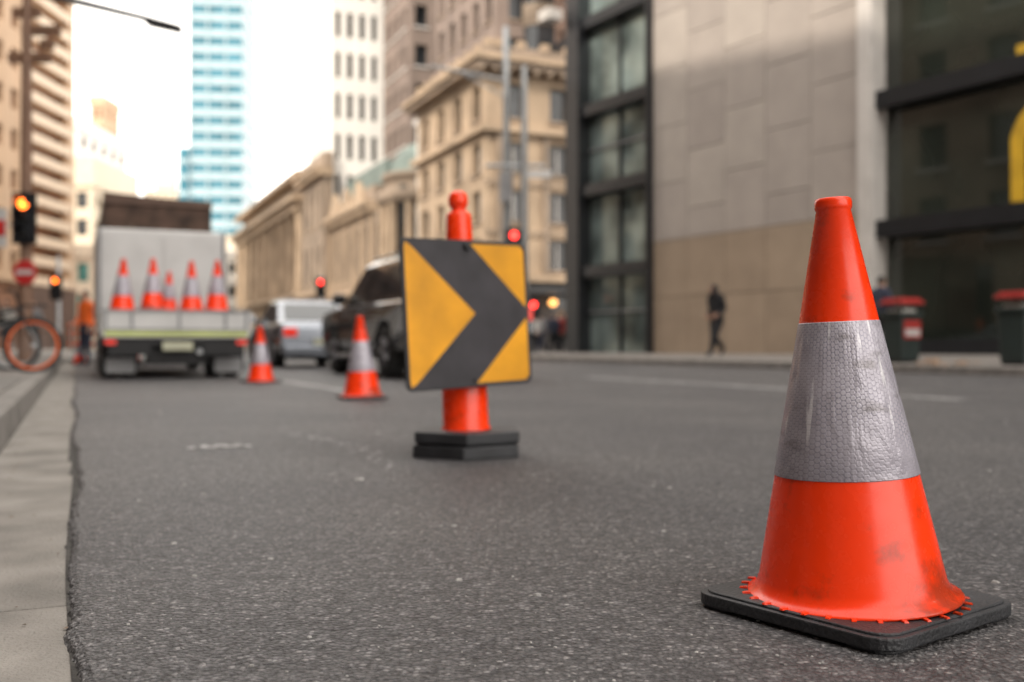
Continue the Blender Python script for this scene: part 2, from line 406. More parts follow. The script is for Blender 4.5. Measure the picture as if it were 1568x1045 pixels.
for i in range(160):
    s=rr.uniform(.8,9); t=rr.choice([rr.uniform(-.29,-.2),rr.uniform(-.28,.0)]); q=rr.uniform(.003,.010)
    o=len(v); a0=rr.random()*6
    for k,(rx,rz) in enumerate(((1,0),(.5,.3),(-.5,.2),(-1,0),(-.4,.1),(.5,.2))):
        a=a0+k*1.047
        x,y=S2W(t+q*math.cos(a)*rr.uniform(.5,1),s+q*math.sin(a)*rr.uniform(.5,1)); v.append((x,y,-.007+q*rz))
    f.append(tuple(range(o,o+6)))
mkobj('gutter_litter',v,f,[M('dry_leaf',(.14,.10,.07),.8,var=.5,scale=20)])

# ---------------------------------------------------------------- traffic cones
def lathe_mesh(name,prof,n,mats,mi=None,uv=False):
    v=[];f=[];fm=[];uvs=[]
    for r,z in prof:
        for i in range(n):
            t=2*math.pi*i/n; v.append((r*math.cos(t),r*math.sin(t),z))
    for k in range(len(prof)-1):
        for i in range(n):
            j=(i+1)%n; f.append((k*n+i,k*n+j,(k+1)*n+j,(k+1)*n+i)); fm.append(mi[k] if mi else 0)
            L=2*math.pi*.09
            u0=L*i/n;u1=L*(i+1)/n; uvs.append(((u0,prof[k][1]),(u1,prof[k][1]),(u1,prof[k+1][1]),(u0,prof[k+1][1])))
    me=bpy.data.meshes.new(name); me.from_pydata(v,[],f)
    for m in mats: me.materials.append(m)
    for p,i in zip(me.polygons,fm): p.material_index=i; p.use_smooth=True
    if uv:
        l=me.uv_layers.new(name='UVMap')
        for p in me.polygons:
            for li,u in zip(p.loop_indices,uvs[p.index]): l.data[li].uv=u
    return me
prof=[(.150,.029),(.176,.030),(.1775,.033),(.175,.0365),(.165,.040),(.1575,.048),(.152,.060),(.1172,.234),(.0652,.494),(.0285,.682),(.0298,.684),(.0308,.688),(.0308,.697),(.0295,.7015),(.027,.703),(.0235,.702),(.022,.69),(.026,.64)]
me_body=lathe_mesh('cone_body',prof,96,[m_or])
me_slv=lathe_mesh('sleeve',[(.1160,.2352),(.1182,.2355),(.1186,.237),(.0667,.491),(.0664,.4925),(.0645,.4930)],96,[m_ref],uv=True)
def base_mesh():
    bm=bmesh.new()
    def ext(pts,z0,z1):
        a=[bm.verts.new((x,y,z0)) for x,y in pts]; b=[bm.verts.new((x,y,z1)) for x,y in pts]; n=len(pts)
        bm.faces.new(a[::-1]); bm.faces.new(b)
        for i in range(n): bm.faces.new((a[i],a[(i+1)%n],b[(i+1)%n],b[i]))
    ext(rsq(.385,.385,.045),.006,.026)
    ext(rsq(.365,.365,.04),.0245,.0300)
    for sx in(-1,1):
        for sy in(-1,1):
            ext([(x+sx*.14,y+sy*.14) for x,y in rsq(.09,.09,.03)],.0,.0075)
    me=bpy.data.meshes.new('cone_base'); bm.to_mesh(me); me.materials.append(m_rub); return me
me_base=base_mesh()
def tabs_mesh():
    v=[];f=[];n=30
    for i in range(n):
        a=2*math.pi*i/n
        def P(r,da,z): return (r*math.cos(a+da),r*math.sin(a+da),z)
        o=len(v); v+=[P(.174,-.025,.0302),P(.174,.025,.0302),P(.187,.02,.0302),P(.187,-.02,.0302),P(.174,-.025,.0335),P(.174,.025,.0335),P(.186,.016,.0325),P(.186,-.016,.0325)]
        f+=[tuple(o+k for k in q) for q in ((4,7,6,5),(0,4,5,1),(2,6,7,3),(1,5,6,2),(3,7,4,0))]
    me=bpy.data.meshes.new('cone_tabs'); me.from_pydata(v,[],f); me.materials.append(m_or); return me
me_tabs=tabs_mesh()
def cone(x,y,z=0.004,rz=0.,lean=-2.,turn=0.,sc=1.):
    e=empty('traffic_cone',(x,y,z)); e.scale=(sc,)*3
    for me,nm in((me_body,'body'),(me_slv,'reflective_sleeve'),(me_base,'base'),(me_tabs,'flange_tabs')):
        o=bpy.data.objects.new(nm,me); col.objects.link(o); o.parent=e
        if nm=='base':
            o.rotation_euler=(0,0,rz); b=o.modifiers.new('b','BEVEL'); b.width=.003; b.segments=2; b.limit_method='ANGLE'
        elif nm=='flange_tabs': o.rotation_euler=(0,0,turn)
        else: o.rotation_euler=(0,R(lean),turn)
    return e
cone(.592,1.735,rz=R(37),lean=-2.6,sc=1.022)
cone(-1.30,8.65,rz=R(20),lean=-2,sc=1.02)
cone(-3.14,12.45,rz=R(50),lean=-1.5,turn=1)

# ---------------------------------------------------------------- chevron sign on a bollard
B=Bld('chevron_sign_bollard',(-.192,4.235,.004))
vv,ff=extr(ngon(0,0,.252,6,R(-90)),0,.052); B.raw('rubber_base',m_rub,vv,ff)
vv,ff=extr(ngon(0,0,.235,6,R(-88)),.0515,.062); B.raw('rubber_base_gap',m_rub,[(x*.93,y*.93,z) for x,y,z in vv],ff)
vv,ff=extr(ngon(0,0,.250,6,R(-87)),.0615,.108); B.raw('rubber_base_top',m_rub,vv,ff)
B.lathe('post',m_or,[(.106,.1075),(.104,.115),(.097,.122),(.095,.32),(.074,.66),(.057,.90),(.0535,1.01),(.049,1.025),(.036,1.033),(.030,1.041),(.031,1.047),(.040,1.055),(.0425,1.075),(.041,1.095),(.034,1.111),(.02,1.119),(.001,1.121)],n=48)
root=B.done(bev={'rubber_base':.006,'rubber_base_top':.006,'rubber_base_gap':.002})
for o in root.children:
    if o.name.startswith('post'): o.rotation_euler=(0,R(-2.0),0)
TL=Vector((-.439,3.87,.888)); TR=Vector((.054,4.30,.911)); BL=Vector((-.404,3.87,.284))
ex=(TR-TL); W_=ex.length; ex.normalize(); ey=(BL-TL); H_=ey.length; ey=(ey-ex*ey.dot(ex)).normalized()
nrm=ey.cross(ex).normalized()
if nrm.y>0: nrm=-nrm
org=TL+(ex*W_+ey*H_)/2-root.location
mt=Matrix((( ex.x,-ey.x,nrm.x,org.x),(ex.y,-ey.y,nrm.y,org.y),(ex.z,-ey.z,nrm.z,org.z),(0,0,0,1)))
def ppart(nm,pts,z0,z1,mat,bevel=0):
    vv,ff=extr(pts,z0,z1); o=mkobj(nm,[tuple(mt@Vector(p)) for p in vv],ff,[mat],parent=root,bevel=bevel)
    return o
ppart('board',rsq(W_,H_,.03),-.006,.003,m_board,.0015)
ppart('black_face',rsq(W_-.012,H_-.012,.026),.0032,.0040,m_blk)
w=W_/2-.016; h=H_/2-.016
ppart('yellow_left',[(-w,h-.02),(-w,-h+.02),(-w+.006,-h),(-w+.03,-h+.012),(.03,-.0),(-w+.03,h-.012),(-w+.006,h)],.0042,.0050,m_yel)
ppart('yellow_upper_right',[(w,.022),(w,h-.02),(w-.02,h),(.022,h)],.0042,.0050,m_yel)
ppart('yellow_lower_right',[(w,-.022),(.022,-h),(w-.02,-h),(w,-h+.02)],.0042,.0050,m_yel)
ppart('fixing_bolt',ngon(0,h-.012,.016,12),.0052,.022,m_board,.003)
ppart('fixing_bolt_low',ngon(0.01,-h+.012,.009,12),.0052,.012,m_board,.002)
ppart('fixing_rail',[(-.03,.26),(-.03,.0),(.03,.0),(.03,.26)],-.02,-.0065,m_board)

# ---------------------------------------------------------------- facades
def facade(B,kind,P,a0,a1,z0,nf,fh,nb,wall,ww=.5,wh=.6,dep=.35,part='walls',sill=None):
    def bx(mat,x0,x1,o0,o1,z0,z1,pt=part):
        if kind=='t-': B.box(pt,mat,P+o0,P+o1,x0,x1,z0,z1)
        elif kind=='t+': B.box(pt,mat,P-o1,P-o0,x0,x1,z0,z1)
        elif kind=='s-': B.box(pt,mat,x0,x1,P+o0,P+o1,z0,z1)
    bw=(a1-a0)/nb; pw=bw*(1-ww)
    H=nf*fh
    for i in range(nb+1):
        c=a0+i*bw
        bx(wall,max(a0,c-pw/2),min(a1,c+pw/2),-.03,dep,z0,z0+H)
    sp=fh*(1-wh)
    for j in range(nf+1):
        lo=z0+j*fh-sp/2; hi=lo+sp
        lo=max(lo,z0); hi=min(hi,z0+H)
        for i in range(nb):
            x0=a0+i*bw+pw/2+.002; x1=a0+(i+1)*bw-pw/2-.002
            bx(wall,x0,x1,.0,dep,lo,hi)
            if sill and j<nf: bx(sill,x0-.12,x1+.12,-.14,-.032,hi-.16,hi,'sills')
    return bx
def windows_detail(B,kind,P,a0,a1,z0,nf,fh,nb,mat,dep=.3):
    bw=(a1-a0)/nb
    for i in range(nb):
        for j in range(nf):
            c=a0+(i+.5)*bw
            if kind=='t-': B.box('mullions',mat,P+dep-.06,P+dep-.01,c-.04,c+.04,z0+j*fh+.3,z0+(j+1)*fh-.3)
            else: B.box('mullions',mat,c-.04,c+.04,P+dep-.06,P+dep-.01,z0+j*fh+.3,z0+(j+1)*fh-.3)

ax=Vector((.5226,-.8526))
rzF=math.atan2(ax.y,ax.x)
F=Bld('stone_and_glass_building',(4.68,33.0,0),rzF)
z0=.2
F.box('core',m_joint,0.05,8.75,.10,8,0,27)
for i in range(5):
    xa=i*1.68; xb=xa+1.68
    rows=[(z0,z0+1.85,0),(z0+1.85,z0+3.7,0)]
    zc=z0+3.7
    if i%2: rows.append((zc,zc+.92,1)); zc+=.92
    while zc<26: rows.append((zc,zc+1.85,1)); zc+=1.85
    for a,b,up in rows:
        mat=random.choice([m_stoneA,m_stoneA,m_stoneB,m_stoneC]) if up else random.choice([m_stoneL,m_stoneL2])
        F.box('stone_panels',mat,xa+.010,xb-.010,random.uniform(0,.006),.11,a+.010,b-.010)
F.box('trim',m_trim,8.41,8.85,-.18,.4,0.2,27)
F.box('glazing',m_glassG,-4.45,.02,.32,.36,.2,27)
F.box('core_glass',m_dark,-4.4,0,2.6,6,.2,27)
for x0_,x1_ in((-4.75,-3.95),(-.12,.0)): F.box('steel_frame',m_frame,x0_,x1_,-.25,.45,.2,27)
for x in(-2.1,): F.box('steel_mullions',m_frame,x-.035,x+.035,.20,.315,.2,27)
for zc in(3.15,6.1,9.0,12.2,15.4,18.6,21.8): F.box('steel_beams',m_frame,-3.94,-.13,-.12,.315,zc-.2,zc+.2)
for zc in(1.7,7.6): F.box('transoms',m_greyp,-3.94,-.13,.24,.31,zc-.03,zc+.03)
F.box('canopy',m_trim,-5.6,-4.9,-.9,-.28,12.6,13.0)
F.box('glazing_right',m_glassD,8.86,45,.42,.47,.2,27)
for zc,th in((3.45,.22),(6.75,.22),(10.2,.22),(13.8,.22),(18,.22)): F.box('steel_beams_right',m_frame,8.86,45,-.02,.415,zc-th,zc+th)
for i in range(10): F.box('mullions_right',m_frame,12.9+i*3.4,12.9+i*3.4+.07,.30,.418,.2,27)
F.box('plinth',m_frame,8.86,45,-.04,.41,.2,.62)
F.box('roof',m_joint,-4.7,45,.5,12,27,27.4)
def arc(cx,cz,ro,ri,a0,a1,y0,y1,n=14):
    v=[];f=[]
    for i in range(n+1):
        a=R(a0+(a1-a0)*i/n)
        for r in(ro,ri):
            for y in(y0,y1): v.append((cx+r*math.cos(a),y,cz+r*math.sin(a)))
    for i in range(n):
        o=4*i; f+=[(o,o+4,o+6,o+2),(o+1,o+3,o+7,o+5),(o,o+1,o+5,o+4),(o+2,o+6,o+7,o+3)]
    F.raw('yellow_letter',m_ybn,v,f)
arc(13.40,5.0,1.05,.72,0,180,.2,.28)
F.box('yellow_letter',m_ybn,12.36,12.67,.2,.28,3.72,4.99)
F.box('yellow_letter',m_ybn,14.13,14.44,.2,.28,3.72,4.99)
F.box('yellow_letter',m_ybn,12.5,14.1,.2,.28,6.98,7.25)
F.done(bev={'stone_panels':.006,'trim':.02})

H=Bld('sandstone_heritage_building',(0,0,0),TH)
t0=22.7;s0=55.5
H.box('core',m_win,t0+.36,44,s0+.36,69,.1,17)
for (zz,nf,fh,nbt,nbs,ww,wh) in ((4.6,3,2.95,4,7,.46,.64),(13.6,1,3.6,4,7,.42,.58)):
    facade(H,'t-',t0,s0,68.6,zz,nf,fh,nbt,m_sand,ww,wh,sill=m_sand2)
    facade(H,'s-',s0,t0+.36,44,zz,nf,fh,nbs,m_sand,ww,wh,sill=m_sand2)
facade(H,'t-',t0,s0,68.6,.1,1,4.3,3,m_shopd,.62,.8)
facade(H,'s-',s0,t0+.36,44,.1,1,4.3,6,m_shopd,.7,.8)
for i in range(4): H.box('pilasters',m_sand2,t0+.6+i*3.1,t0+1.0+i*3.1,s0-.22,s0-.035,4.9,13.3)
for z_,d_,hh,mm_ in((4.4,.45,.42,m_sand),(7.3,.28,.16,m_sand2),(10.3,.28,.16,m_sand2),(13.4,.5,.4,m_sand),(17.2,.9,.35,m_sand2),(17.55,1.15,.3,m_sand)):
    H.box('cornice',mm_,t0-d_,45,s0-d_,s0-.232 if d_<.3 else 69,z_,z_+hh)
for i in range(20): H.box('dentils',m_sand2,t0-.8+i*.9,t0-.45+i*.9,s0-.85,s0-.05,16.95,17.19)
H.box('parapet',m_sand2,t0,44,s0,68.8,17.85,18.7)
for i in range(9): H.box('balusters',m_sand,t0-.05,t0+.4,s0+i*1.6,s0+i*1.6+.5,18.7,19.1)
for i in range(12): H.box('balusters',m_sand,t0+.5+i*1.6,t0+1.+i*1.6,s0-.05,s0+.4,18.7,19.1)
windows_detail(H,'t-',t0,s0,68.6,4.6,3,2.95,4,m_trim); windows_detail(H,'s-',s0,t0+.36,44,4.6,3,2.95,7,m_trim)
H.box('awning',m_frame,t0-2.4,44,s0-2.2,s0-.24,3.6,3.85)
H.box('awning_side',m_frame,t0-2.4,t0-.05,s0,68,3.6,3.85)
for i in range(6): H.lathe('shop_lamps',m_warm,[(.01,-.2),(.2,-.13),(.24,0),(.2,.13),(.01,.2)],cx=t0+.6+i*1.7,cy=s0-.9,cz=3.1-.5*(i%2),n=10)
H.done(bevel=.0)

T=Bld('brown_masonry_tower',(0,0,0),TH)
T.box('core',m_win,26.4,41,62.4,74,18,46)
facade(T,'t-',26,62,74,18.8,8,3.3,5,m_pink,.5,.62,sill=m_sand2)
facade(T,'s-',62,26.36,41,18.8,8,3.3,6,m_pink,.5,.62,sill=m_sand2)
for i in (0,1,2):
    a=28+i*4.6
    for k in range(7):
        z_=19.4+k*3.3
        vv,ff=extr([(a,62),(a+.6,60.9),(a+2.2,60.9),(a+2.8,62)],z_,z_+1.1); T.raw('bay_windows',m_sand2,vv,ff)
        vv,ff=extr([(a+.1,61.97),(a+.65,61.0),(a+2.15,61.0),(a+2.7,61.97)],z_+1.1,z_+2.9); T.raw('bay_glass',m_win,vv,ff)
        vv,ff=extr([(a,62),(a+.6,60.9),(a+2.2,60.9),(a+2.8,62)],z_+2.9,z_+3.25); T.raw('bay_windows',m_sand2,vv,ff)
T.box('cornice',m_sand2,25.4,42,61.2,75,45.2,46)
T.done()
T=Bld('dark_office_tower',(0,0,0),TH)
T.box('core',m_win,30.4,50,57.4,61,19,60)
facade(T,'s-',57,30,50,19,10,3.6,8,m_brick,.6,.55)
facade(T,'t-',30,57.4,61,19,10,3.6,2,m_brick,.5,.55)
T.box('ledge',m_frame,28.8,50,55.8,61.2,19.6,20.3)
T.done()

D=Bld('domed_corner_building',(0,0,0),TH)
D.box('core',m_win,t0+.4,36,74,95,.1,13)
facade(D,'t-',t0,75,95,5.2,1,6.4,7,m_sand2,.42,.66,sill=m_sand)
facade(D,'t-',t0,75,95,.1,1,5.0,5,m_sand2,.5,.72)
facade(D,'s-',74,t0+4,36,5.2,1,6.4,4,m_sand2,.42,.66)
facade(D,'s-',74,t0+4,36,.1,1,5.0,4,m_sand2,.5,.72)
cx,cy=t0+3.6,76.4
D.lathe('round_corner',m_sand2,[(3.6,.1),(3.6,4.9),(4.1,4.95),(4.1,5.4),(3.5,5.45),(3.5,11.6),(4.1,11.7),(4.3,12.2),(4.3,12.6),(3.6,12.7),(3.6,13.6),(3.9,13.7),(3.9,14.1),(3.2,14.15)],cx,cy,n=40)
D.lathe('dome',m_copper,[(3.25,14.1),(3.1,15.0),(2.6,15.9),(1.7,16.6),(.6,16.9),(.5,17.4),(.05,17.9)],cx,cy,n=32)
for i in range(16):
    a=2*math.pi*i/16; D.tube('columns',m_sand,(cx+3.75*math.cos(a),cy+3.75*math.sin(a),5.4),(cx+3.75*math.cos(a),cy+3.75*math.sin(a),11.7),.3,.26,10)
    a+=.196
    D.tube('corner_windows',m_win,(cx+3.2*math.cos(a),cy+3.2*math.sin(a),6.4),(cx+3.2*math.cos(a),cy+3.2*math.sin(a),10.6),.42,.42,10)
for i in range(8): D.box('pilasters',m_sand,t0-.25,t0-.035,75-.3+i*2.857,75.3+i*2.857,5.3,11.6)
for z_,d_,hh in((4.95,.5,.4),(11.65,.6,.5),(12.15,.95,.35)): D.box('cornice',m_sand,t0-d_,36,80,95,z_,z_+hh)
D.box('parapet',m_sand2,t0,36,80.2,95,12.5,13.9)
D.box('mansard',m_copper,t0+1.2,35,81,94,13.9,16.2)
for i in range(3):
    vv=[(t0-.6,82+i*4.2,12.5),(t0-.6,85.4+i*4.2,12.5),(t0-.6,83.7+i*4.2,14.6),(t0-.1,82+i*4.2,12.5),(t0-.1,85.4+i*4.2,12.5),(t0-.1,83.7+i*4.2,14.6)]
    D.raw('pediments',m_sand,vv,[(0,2,1),(3,4,5),(0,1,4,3),(1,2,5,4),(2,0,3,5)])
D.done()

# narrow heritage block between domed building and bank
T=Bld('heritage_infill_building',(0,0,0),TH)
T.box('core',m_win,22.4,22.8,95.4,105.5,.1,17)
facade(T,'t-',22.0,95.2,105.6,.1,3,5.6,4,m_sand2,.4,.66,sill=m_sand)
facade(T,'s-',95.15,21.97,22.85,.1,1,16.8,1,m_sand2,.1,.1)
for z_,d_,hh in((5.5,.5,.4),(16.95,.7,.5),(17.45,1.0,.35)): T.box('cornice',m_sand,22.0-d_,22.86,95.1-.3,105.7,z_,z_+hh)
T.box('attic',m_sand2,22.0,22.86,95.2,105.6,17.8,19.3); T.done()

K=Bld('classical_bank_building',(0,0,0),TH)
K.box('core',m_win,t0+.4,40,107.4,150,.1,18)
facade(K,'t-',t0,107,150,6.2,1,8.8,9,m_sand2,.45,.72)
facade(K,'s-',107,t0+.36,40,6.2,1,8.8,5,m_sand2,.45,.72)
facade(K,'t-',t0,107,150,.1,1,6,9,m_sand,.4,.7)
for i in range(10): K.tube('columns',m_sand,(t0-.6,107+i*4.75,6.3),(t0-.6,107+i*4.75,14.8),.55,.45,12)
for z_,d_,hh in((5.8,.9,.5),(15.,1.2,.9),(15.9,1.9,.6)): K.box('cornice',m_sand,t0-d_,41,107-d_,150+d_,z_,z_+hh)
K.box('attic',m_sand2,t0,40,107,150,16.5,18.6)
K.box('attic_cornice',m_sand,t0-1.3,41,106,151,18.6,19.2)
K.raw('roof',m_sand2,[(t0-1.1,106.2,19.2),(40.8,106.2,19.2),(31,106.2,21.8),(t0-1.1,150.8,19.2),(40.8,150.8,19.2),(31,150.8,21.8)],[(0,1,2),(4,3,5),(0,2,5,3),(2,1,4,5)])
K.done()

T=Bld('white_office_tower',(0,0,0),TH)
T.box('core',m_win,23.5,31,96.5,99.5,12,75)
T.box('flank',m_wtow,22.9,23.45,96.4,99.6,0,75)
facade(T,'s-',96,22.9,31.5,14,15,4.0,7,m_wtow,.50,.62)
T.box('lower_wing_core',m_win,23.2,31,100,106,0,20)
facade(T,'t-',22.9,99.8,106,2,5,4,3,m_wtow,.4,.6)
T.box('lower_wing_top',m_wtow,22.9,31,101,106,22,24)
T.box('lower_wing_step',m_wtow,22.9,31,99.8,103,24.05,26.5)
T.done()
T=Bld('grey_residential_tower',(0,0,0),TH)
T.box('core',m_win,27.4,38,84.4,92,0,80)
facade(T,'s-',84,27,38,14,18,3.5,5,m_pink,.55,.55,sill=m_trim)
facade(T,'t-',27,84.4,92,14,18,3.5,4,m_pink,.55,.55,sill=m_trim)
T.done()
T=Bld('white_side_block',(0,0,0),TH)
T.box('walls',m_wtow,24.2,27.2,70.5,73.5,0,17.5); T.box('band',m_win,24.15,24.2,71,73,9,12); T.box('coping',m_trim,24,27.4,70.3,73.7,17.5,17.9); T.done()

T=Bld('blue_glass_tower',(-74.5,250,0),R(6))
T.box('core',m_blueg,-6.3,6.8,0,20,0,125)
for j in range(31):
    T.box('floor_bands',m_bluew,-6.45,6.95,-.15,20.1,2+j*4,4.1+j*4)
for x in(-6.4,-2.2,2.3,6.6): T.box('fins',m_bluew,x,x+.5,-.4,-.16,0,125)
T.box('lower_wing',m_blueg,-8.8,-6.5,-1,20,0,50)
for j in range(12): T.box('wing_bands',m_bluew,-8.9,-6.48,-1.15,20.1,2+j*4,3.2+j*4)
T.done()
T=Bld('cream_apartment_block',(-101,290,0),R(10))
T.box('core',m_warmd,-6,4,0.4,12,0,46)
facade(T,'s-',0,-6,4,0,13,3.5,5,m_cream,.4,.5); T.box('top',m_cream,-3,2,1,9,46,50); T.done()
for i,(t,s,w,d,h,m) in enumerate(((20,155,14,30,14,m_wtow),(19,190,14,40,20,m_cream),(17,240,14,60,26,m_wtow))):
    T=Bld('distant_office_block',(0,0,0),TH)
    T.box('core',m_win,t+.4,t+w,s+.4,s+d,0,h)
    facade(T,'t-',t,s,s+d,0,int(h/3.5),3.5,8,m,.4,.5); facade(T,'s-',s,t+.36,t+w,0,int(h/3.5),3.5,5,m,.4,.5); T.box('roof',m,t-.3,t+w,s-.3,s+d,int(h/3.5)*3.5,h+1); T.done()

# ---- left side of the street; pale facade colours stand in for warm haze
T=Bld('striped_balcony_tower',(-43.2,89.,0),0)
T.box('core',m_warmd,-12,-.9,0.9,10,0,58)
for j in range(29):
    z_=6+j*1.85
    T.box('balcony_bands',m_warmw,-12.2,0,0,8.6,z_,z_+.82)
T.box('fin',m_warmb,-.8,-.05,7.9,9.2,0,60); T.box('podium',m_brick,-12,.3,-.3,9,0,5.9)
T.box('crown',m_warmw,-12,.1,-.1,9,59.7,61); T.done()
T=Bld('warm_office_building',(-42.9,79.,0),0)
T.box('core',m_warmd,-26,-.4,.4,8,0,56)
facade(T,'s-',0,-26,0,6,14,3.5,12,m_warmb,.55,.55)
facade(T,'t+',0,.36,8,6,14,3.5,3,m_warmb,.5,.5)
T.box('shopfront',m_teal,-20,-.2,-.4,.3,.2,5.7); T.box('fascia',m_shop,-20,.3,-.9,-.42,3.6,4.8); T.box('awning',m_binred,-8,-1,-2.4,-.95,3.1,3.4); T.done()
for nm,x,y,w,d,h,m,m2 in (('pale_office_block',-74,158,10,20,36,m_wtow,m_win),('slender_brick_tower',-83.5,200,2.6,8,50,m_warmb,m_warmd),('mural_building',-49.5,112,9.5,12,11,m_cream,m_teal),('pale_office_block',-58,128,8,15,24,m_cream,m_win)):
    T=Bld(nm,(x,y,0),0)
    nf=int(h/3.5)
    T.box('core',m2,-w/2+.3,w/2-.3,.35,d,0,h)
    facade(T,'s-',0,-w/2,w/2,0,nf,3.5,max(2,int(w/2.2)),m,.55,.6); facade(T,'t+',w/2,.36,d,0,nf,3.5,5,m,.45,.5); T.box('roof',m,-w/2-.3,w/2+.3,-.3,d,nf*3.5,h+.8); T.done()
for i,(a,b,h,m,fh,nb) in enumerate(((-75,-42,30,m_sand2,3.6,9),(-41.5,-12,27,m_sand,3.8,8),(-11.5,22,29,m_pink,3.5,10),(22.5,58,27,m_sand2,3.7,10))):
    T=Bld('unseen_shading_row',(0,0,0),TH)  # row out of view, added to shade the near street and fill reflections
    T.box('core',m_win,-20,-5.9,a,b,0,h-.5)
    nf=int((h-5)/fh)
    facade(T,'t+',-5.5,a,b,.13,1,4.8,int(nb*.7),m,.7,.8)
    facade(T,'t+',-5.5,a,b,5,nf,fh,nb,m,.42,.6,sill=m_trim)
    T.box('cornice',m,-20,-4.9,a,b,5+nf*fh,5.7+nf*fh); T.done()

# ---------------------------------------------------------------- vehicles
def wheel(B,x,y,r,w,side):
    B.lathe('tyres',m_tyre,[(r*.62,-w/2),(r*.93,-w/2),(r,-w/2+.03),(r,w/2-.03),(r*.93,w/2),(r*.62,w/2)],cx=x,cy=y,cz=r,n=28,axis='x')
    xo=x+side*(w/2-.03)
    B.lathe('rims',m_rim,[(r*.62,-.01),(r*.55,.02),(.001,.015)] if side>0 else [(r*.62,.01),(r*.55,-.02),(.001,-.015)],cx=xo,cy=y,cz=r,n=28,axis='x')
    for k in range(5):
        a=k*1.2566; B.tube('spokes',m_rim,(xo+side*.025,y,r),(xo+side*.025,y+r*.56*math.cos(a),r+r*.56*math.sin(a)),.03,.04,6)
def car(name,t,s,Lc,Wc,Hc,belt,paint,suv=True):
    x_,y_=S2W(t,s); B=Bld(name,(x_,y_,.006),TH)
    hl=Lc/2; hw=Wc/2; r=.37 if suv else .32; ya=hl*.60; ar=r+.07; gc=.30 if suv else .2
    def archpts(yc,rev=False):
        p=[]
        for i in range(9):
            a=math.pi*(1-i/8); p.append((yc+ar*math.cos(a),max(gc,r+ar*math.sin(a))))
        return p
    bot=[(-hl+.05,gc+.1)]+archpts(-ya)+archpts(ya)+[(hl-.05,gc+.1)]
    if suv: top=[(hl,gc+.3),(hl-.02,belt-.22),(hl-.18,belt-.08),(hl-.6,belt-.03),(hl*.47,belt),(-hl+.08,belt),(-hl,belt-.2),(-hl-.02,gc+.35)]
    else: top=[(hl,gc+.25),(hl-.08,belt-.25),(hl-.4,belt-.13),(hl*.48,belt),(-hl*.62,belt+.02),(-hl+.05,belt+.0),(-hl,belt-.12),(-hl-.02,gc+.3)]
    prof=bot+top; n=len(prof)
    def hwid(z): return hw-(.06 if z>belt-.05 else 0)-(.04 if z<gc+.12 else 0)
    v=[(-hwid(z),y,z) for y,z in prof]+[(hwid(z),y,z) for y,z in prof]
    f=[tuple(range(n)),tuple(range(n,2*n))[::-1]]+[(i,n+i,n+(i+1)%n,(i+1)%n) for i in range(n)]
    B.raw('body',paint,v,f)
    B.box('underside',m_dark,-hw+.25,hw-.25,-hl+.2,hl-.2,gc-.03,belt-.15)
    if suv: yb0,yb1,yt0,yt1=-hl+.08,hl*.47,-hl+.32,hl*.13
    else: yb0,yb1,yt0,yt1=-hl*.74,hl*.48,-hl*.34,hl*.1
    wb,wt=hw-.07,hw-.24
    b4=[(-wb,yb0,belt-.01),(wb,yb0,belt-.01),(wb,yb1,belt-.01),(-wb,yb1,belt-.01)]
    t4=[(-wt,yt0,Hc-.05),(wt,yt0,Hc-.05),(wt,yt1,Hc-.05),(-wt,yt1,Hc-.05)]
    r4=[(-wt+.1,yt0+.12,Hc),(wt-.1,yt0+.12,Hc),(wt-.1,yt1-.15,Hc),(-wt+.1,yt1-.15,Hc)]
    B.raw('greenhouse',paint,b4+t4+r4,[(0,1,5,4),(1,2,6,5),(2,3,7,6),(3,0,4,7),(4,5,9,8),(5,6,10,9),(6,7,11,10),(7,4,8,11),(8,9,10,11)])
    def pane(A,Bq,Cq,Dq,u0,u1,w0,w1):
        A,Bq,Cq,Dq=map(Vector,(A,Bq,Cq,Dq))
        nn=(Bq-A).cross(Dq-A).normalized()
        if nn.dot((A+Cq)/2-Vector((0,0,belt)))<0: nn=-nn
        def q(u,w): return tuple((A*(1-u)+Bq*u)*(1-w)+(Dq*(1-u)+Cq*u)*w+nn*.008)
        B.raw('glass',m_cglass,[q(u0,w0),q(u1,w0),q(u1,w1),q(u0,w1)],[(0,1,2,3)])
    for a,b in ((.05,.33),(.36,.63),(.66,.93)) if suv else ((.14,.47),(.5,.86)):
        pane(b4[0],b4[3],t4[3],t4[0],a,b,.1,.9); pane(b4[1],b4[2],t4[2],t4[1],a,b,.1,.9)
    pane(b4[0],b4[1],t4[1],t4[0],.08,.92,.12,.9); pane(b4[3],b4[2],t4[2],t4[3],.06,.94,.06,.92)
    for yy in(-ya,ya):
        wheel(B,-hw+.12,yy,r,.24,-1); wheel(B,hw-.12,yy,r,.24,1)
    zt=belt-.22
    for sx in(-1,1):
        a,b=sorted((sx*(hw-.07),sx*(hw-.34))); B.box('tail_lights',m_red,a,b,-hl-.05,-hl+.05,zt-.07,zt+.10)
        a,b=sorted((sx*(hw-.02),sx*(hw-.3))); B.box('head_lights',m_white,a,b,hl-.15,hl+.01,zt-.08,zt+.06)
        a,b=sorted((sx*(hw-.05),sx*(hw+.16))); B.box('mirrors',paint,a,b,hl*.34,hl*.34+.1,belt+.02,belt+.2)
    B.box('bumper',m_dark if suv else paint,-hw+.06,hw-.06,-hl-.09,-hl+.1,gc+.05,gc+.26)
    B.box('front_bumper',m_dark if suv else paint,-hw+.06,hw-.06,hl-.1,hl+.06,gc+.05,gc+.26)
    B.box('number_plate',m_plate,-.24,.24,-hl-.11,-hl-.092,gc+.28,gc+.40)
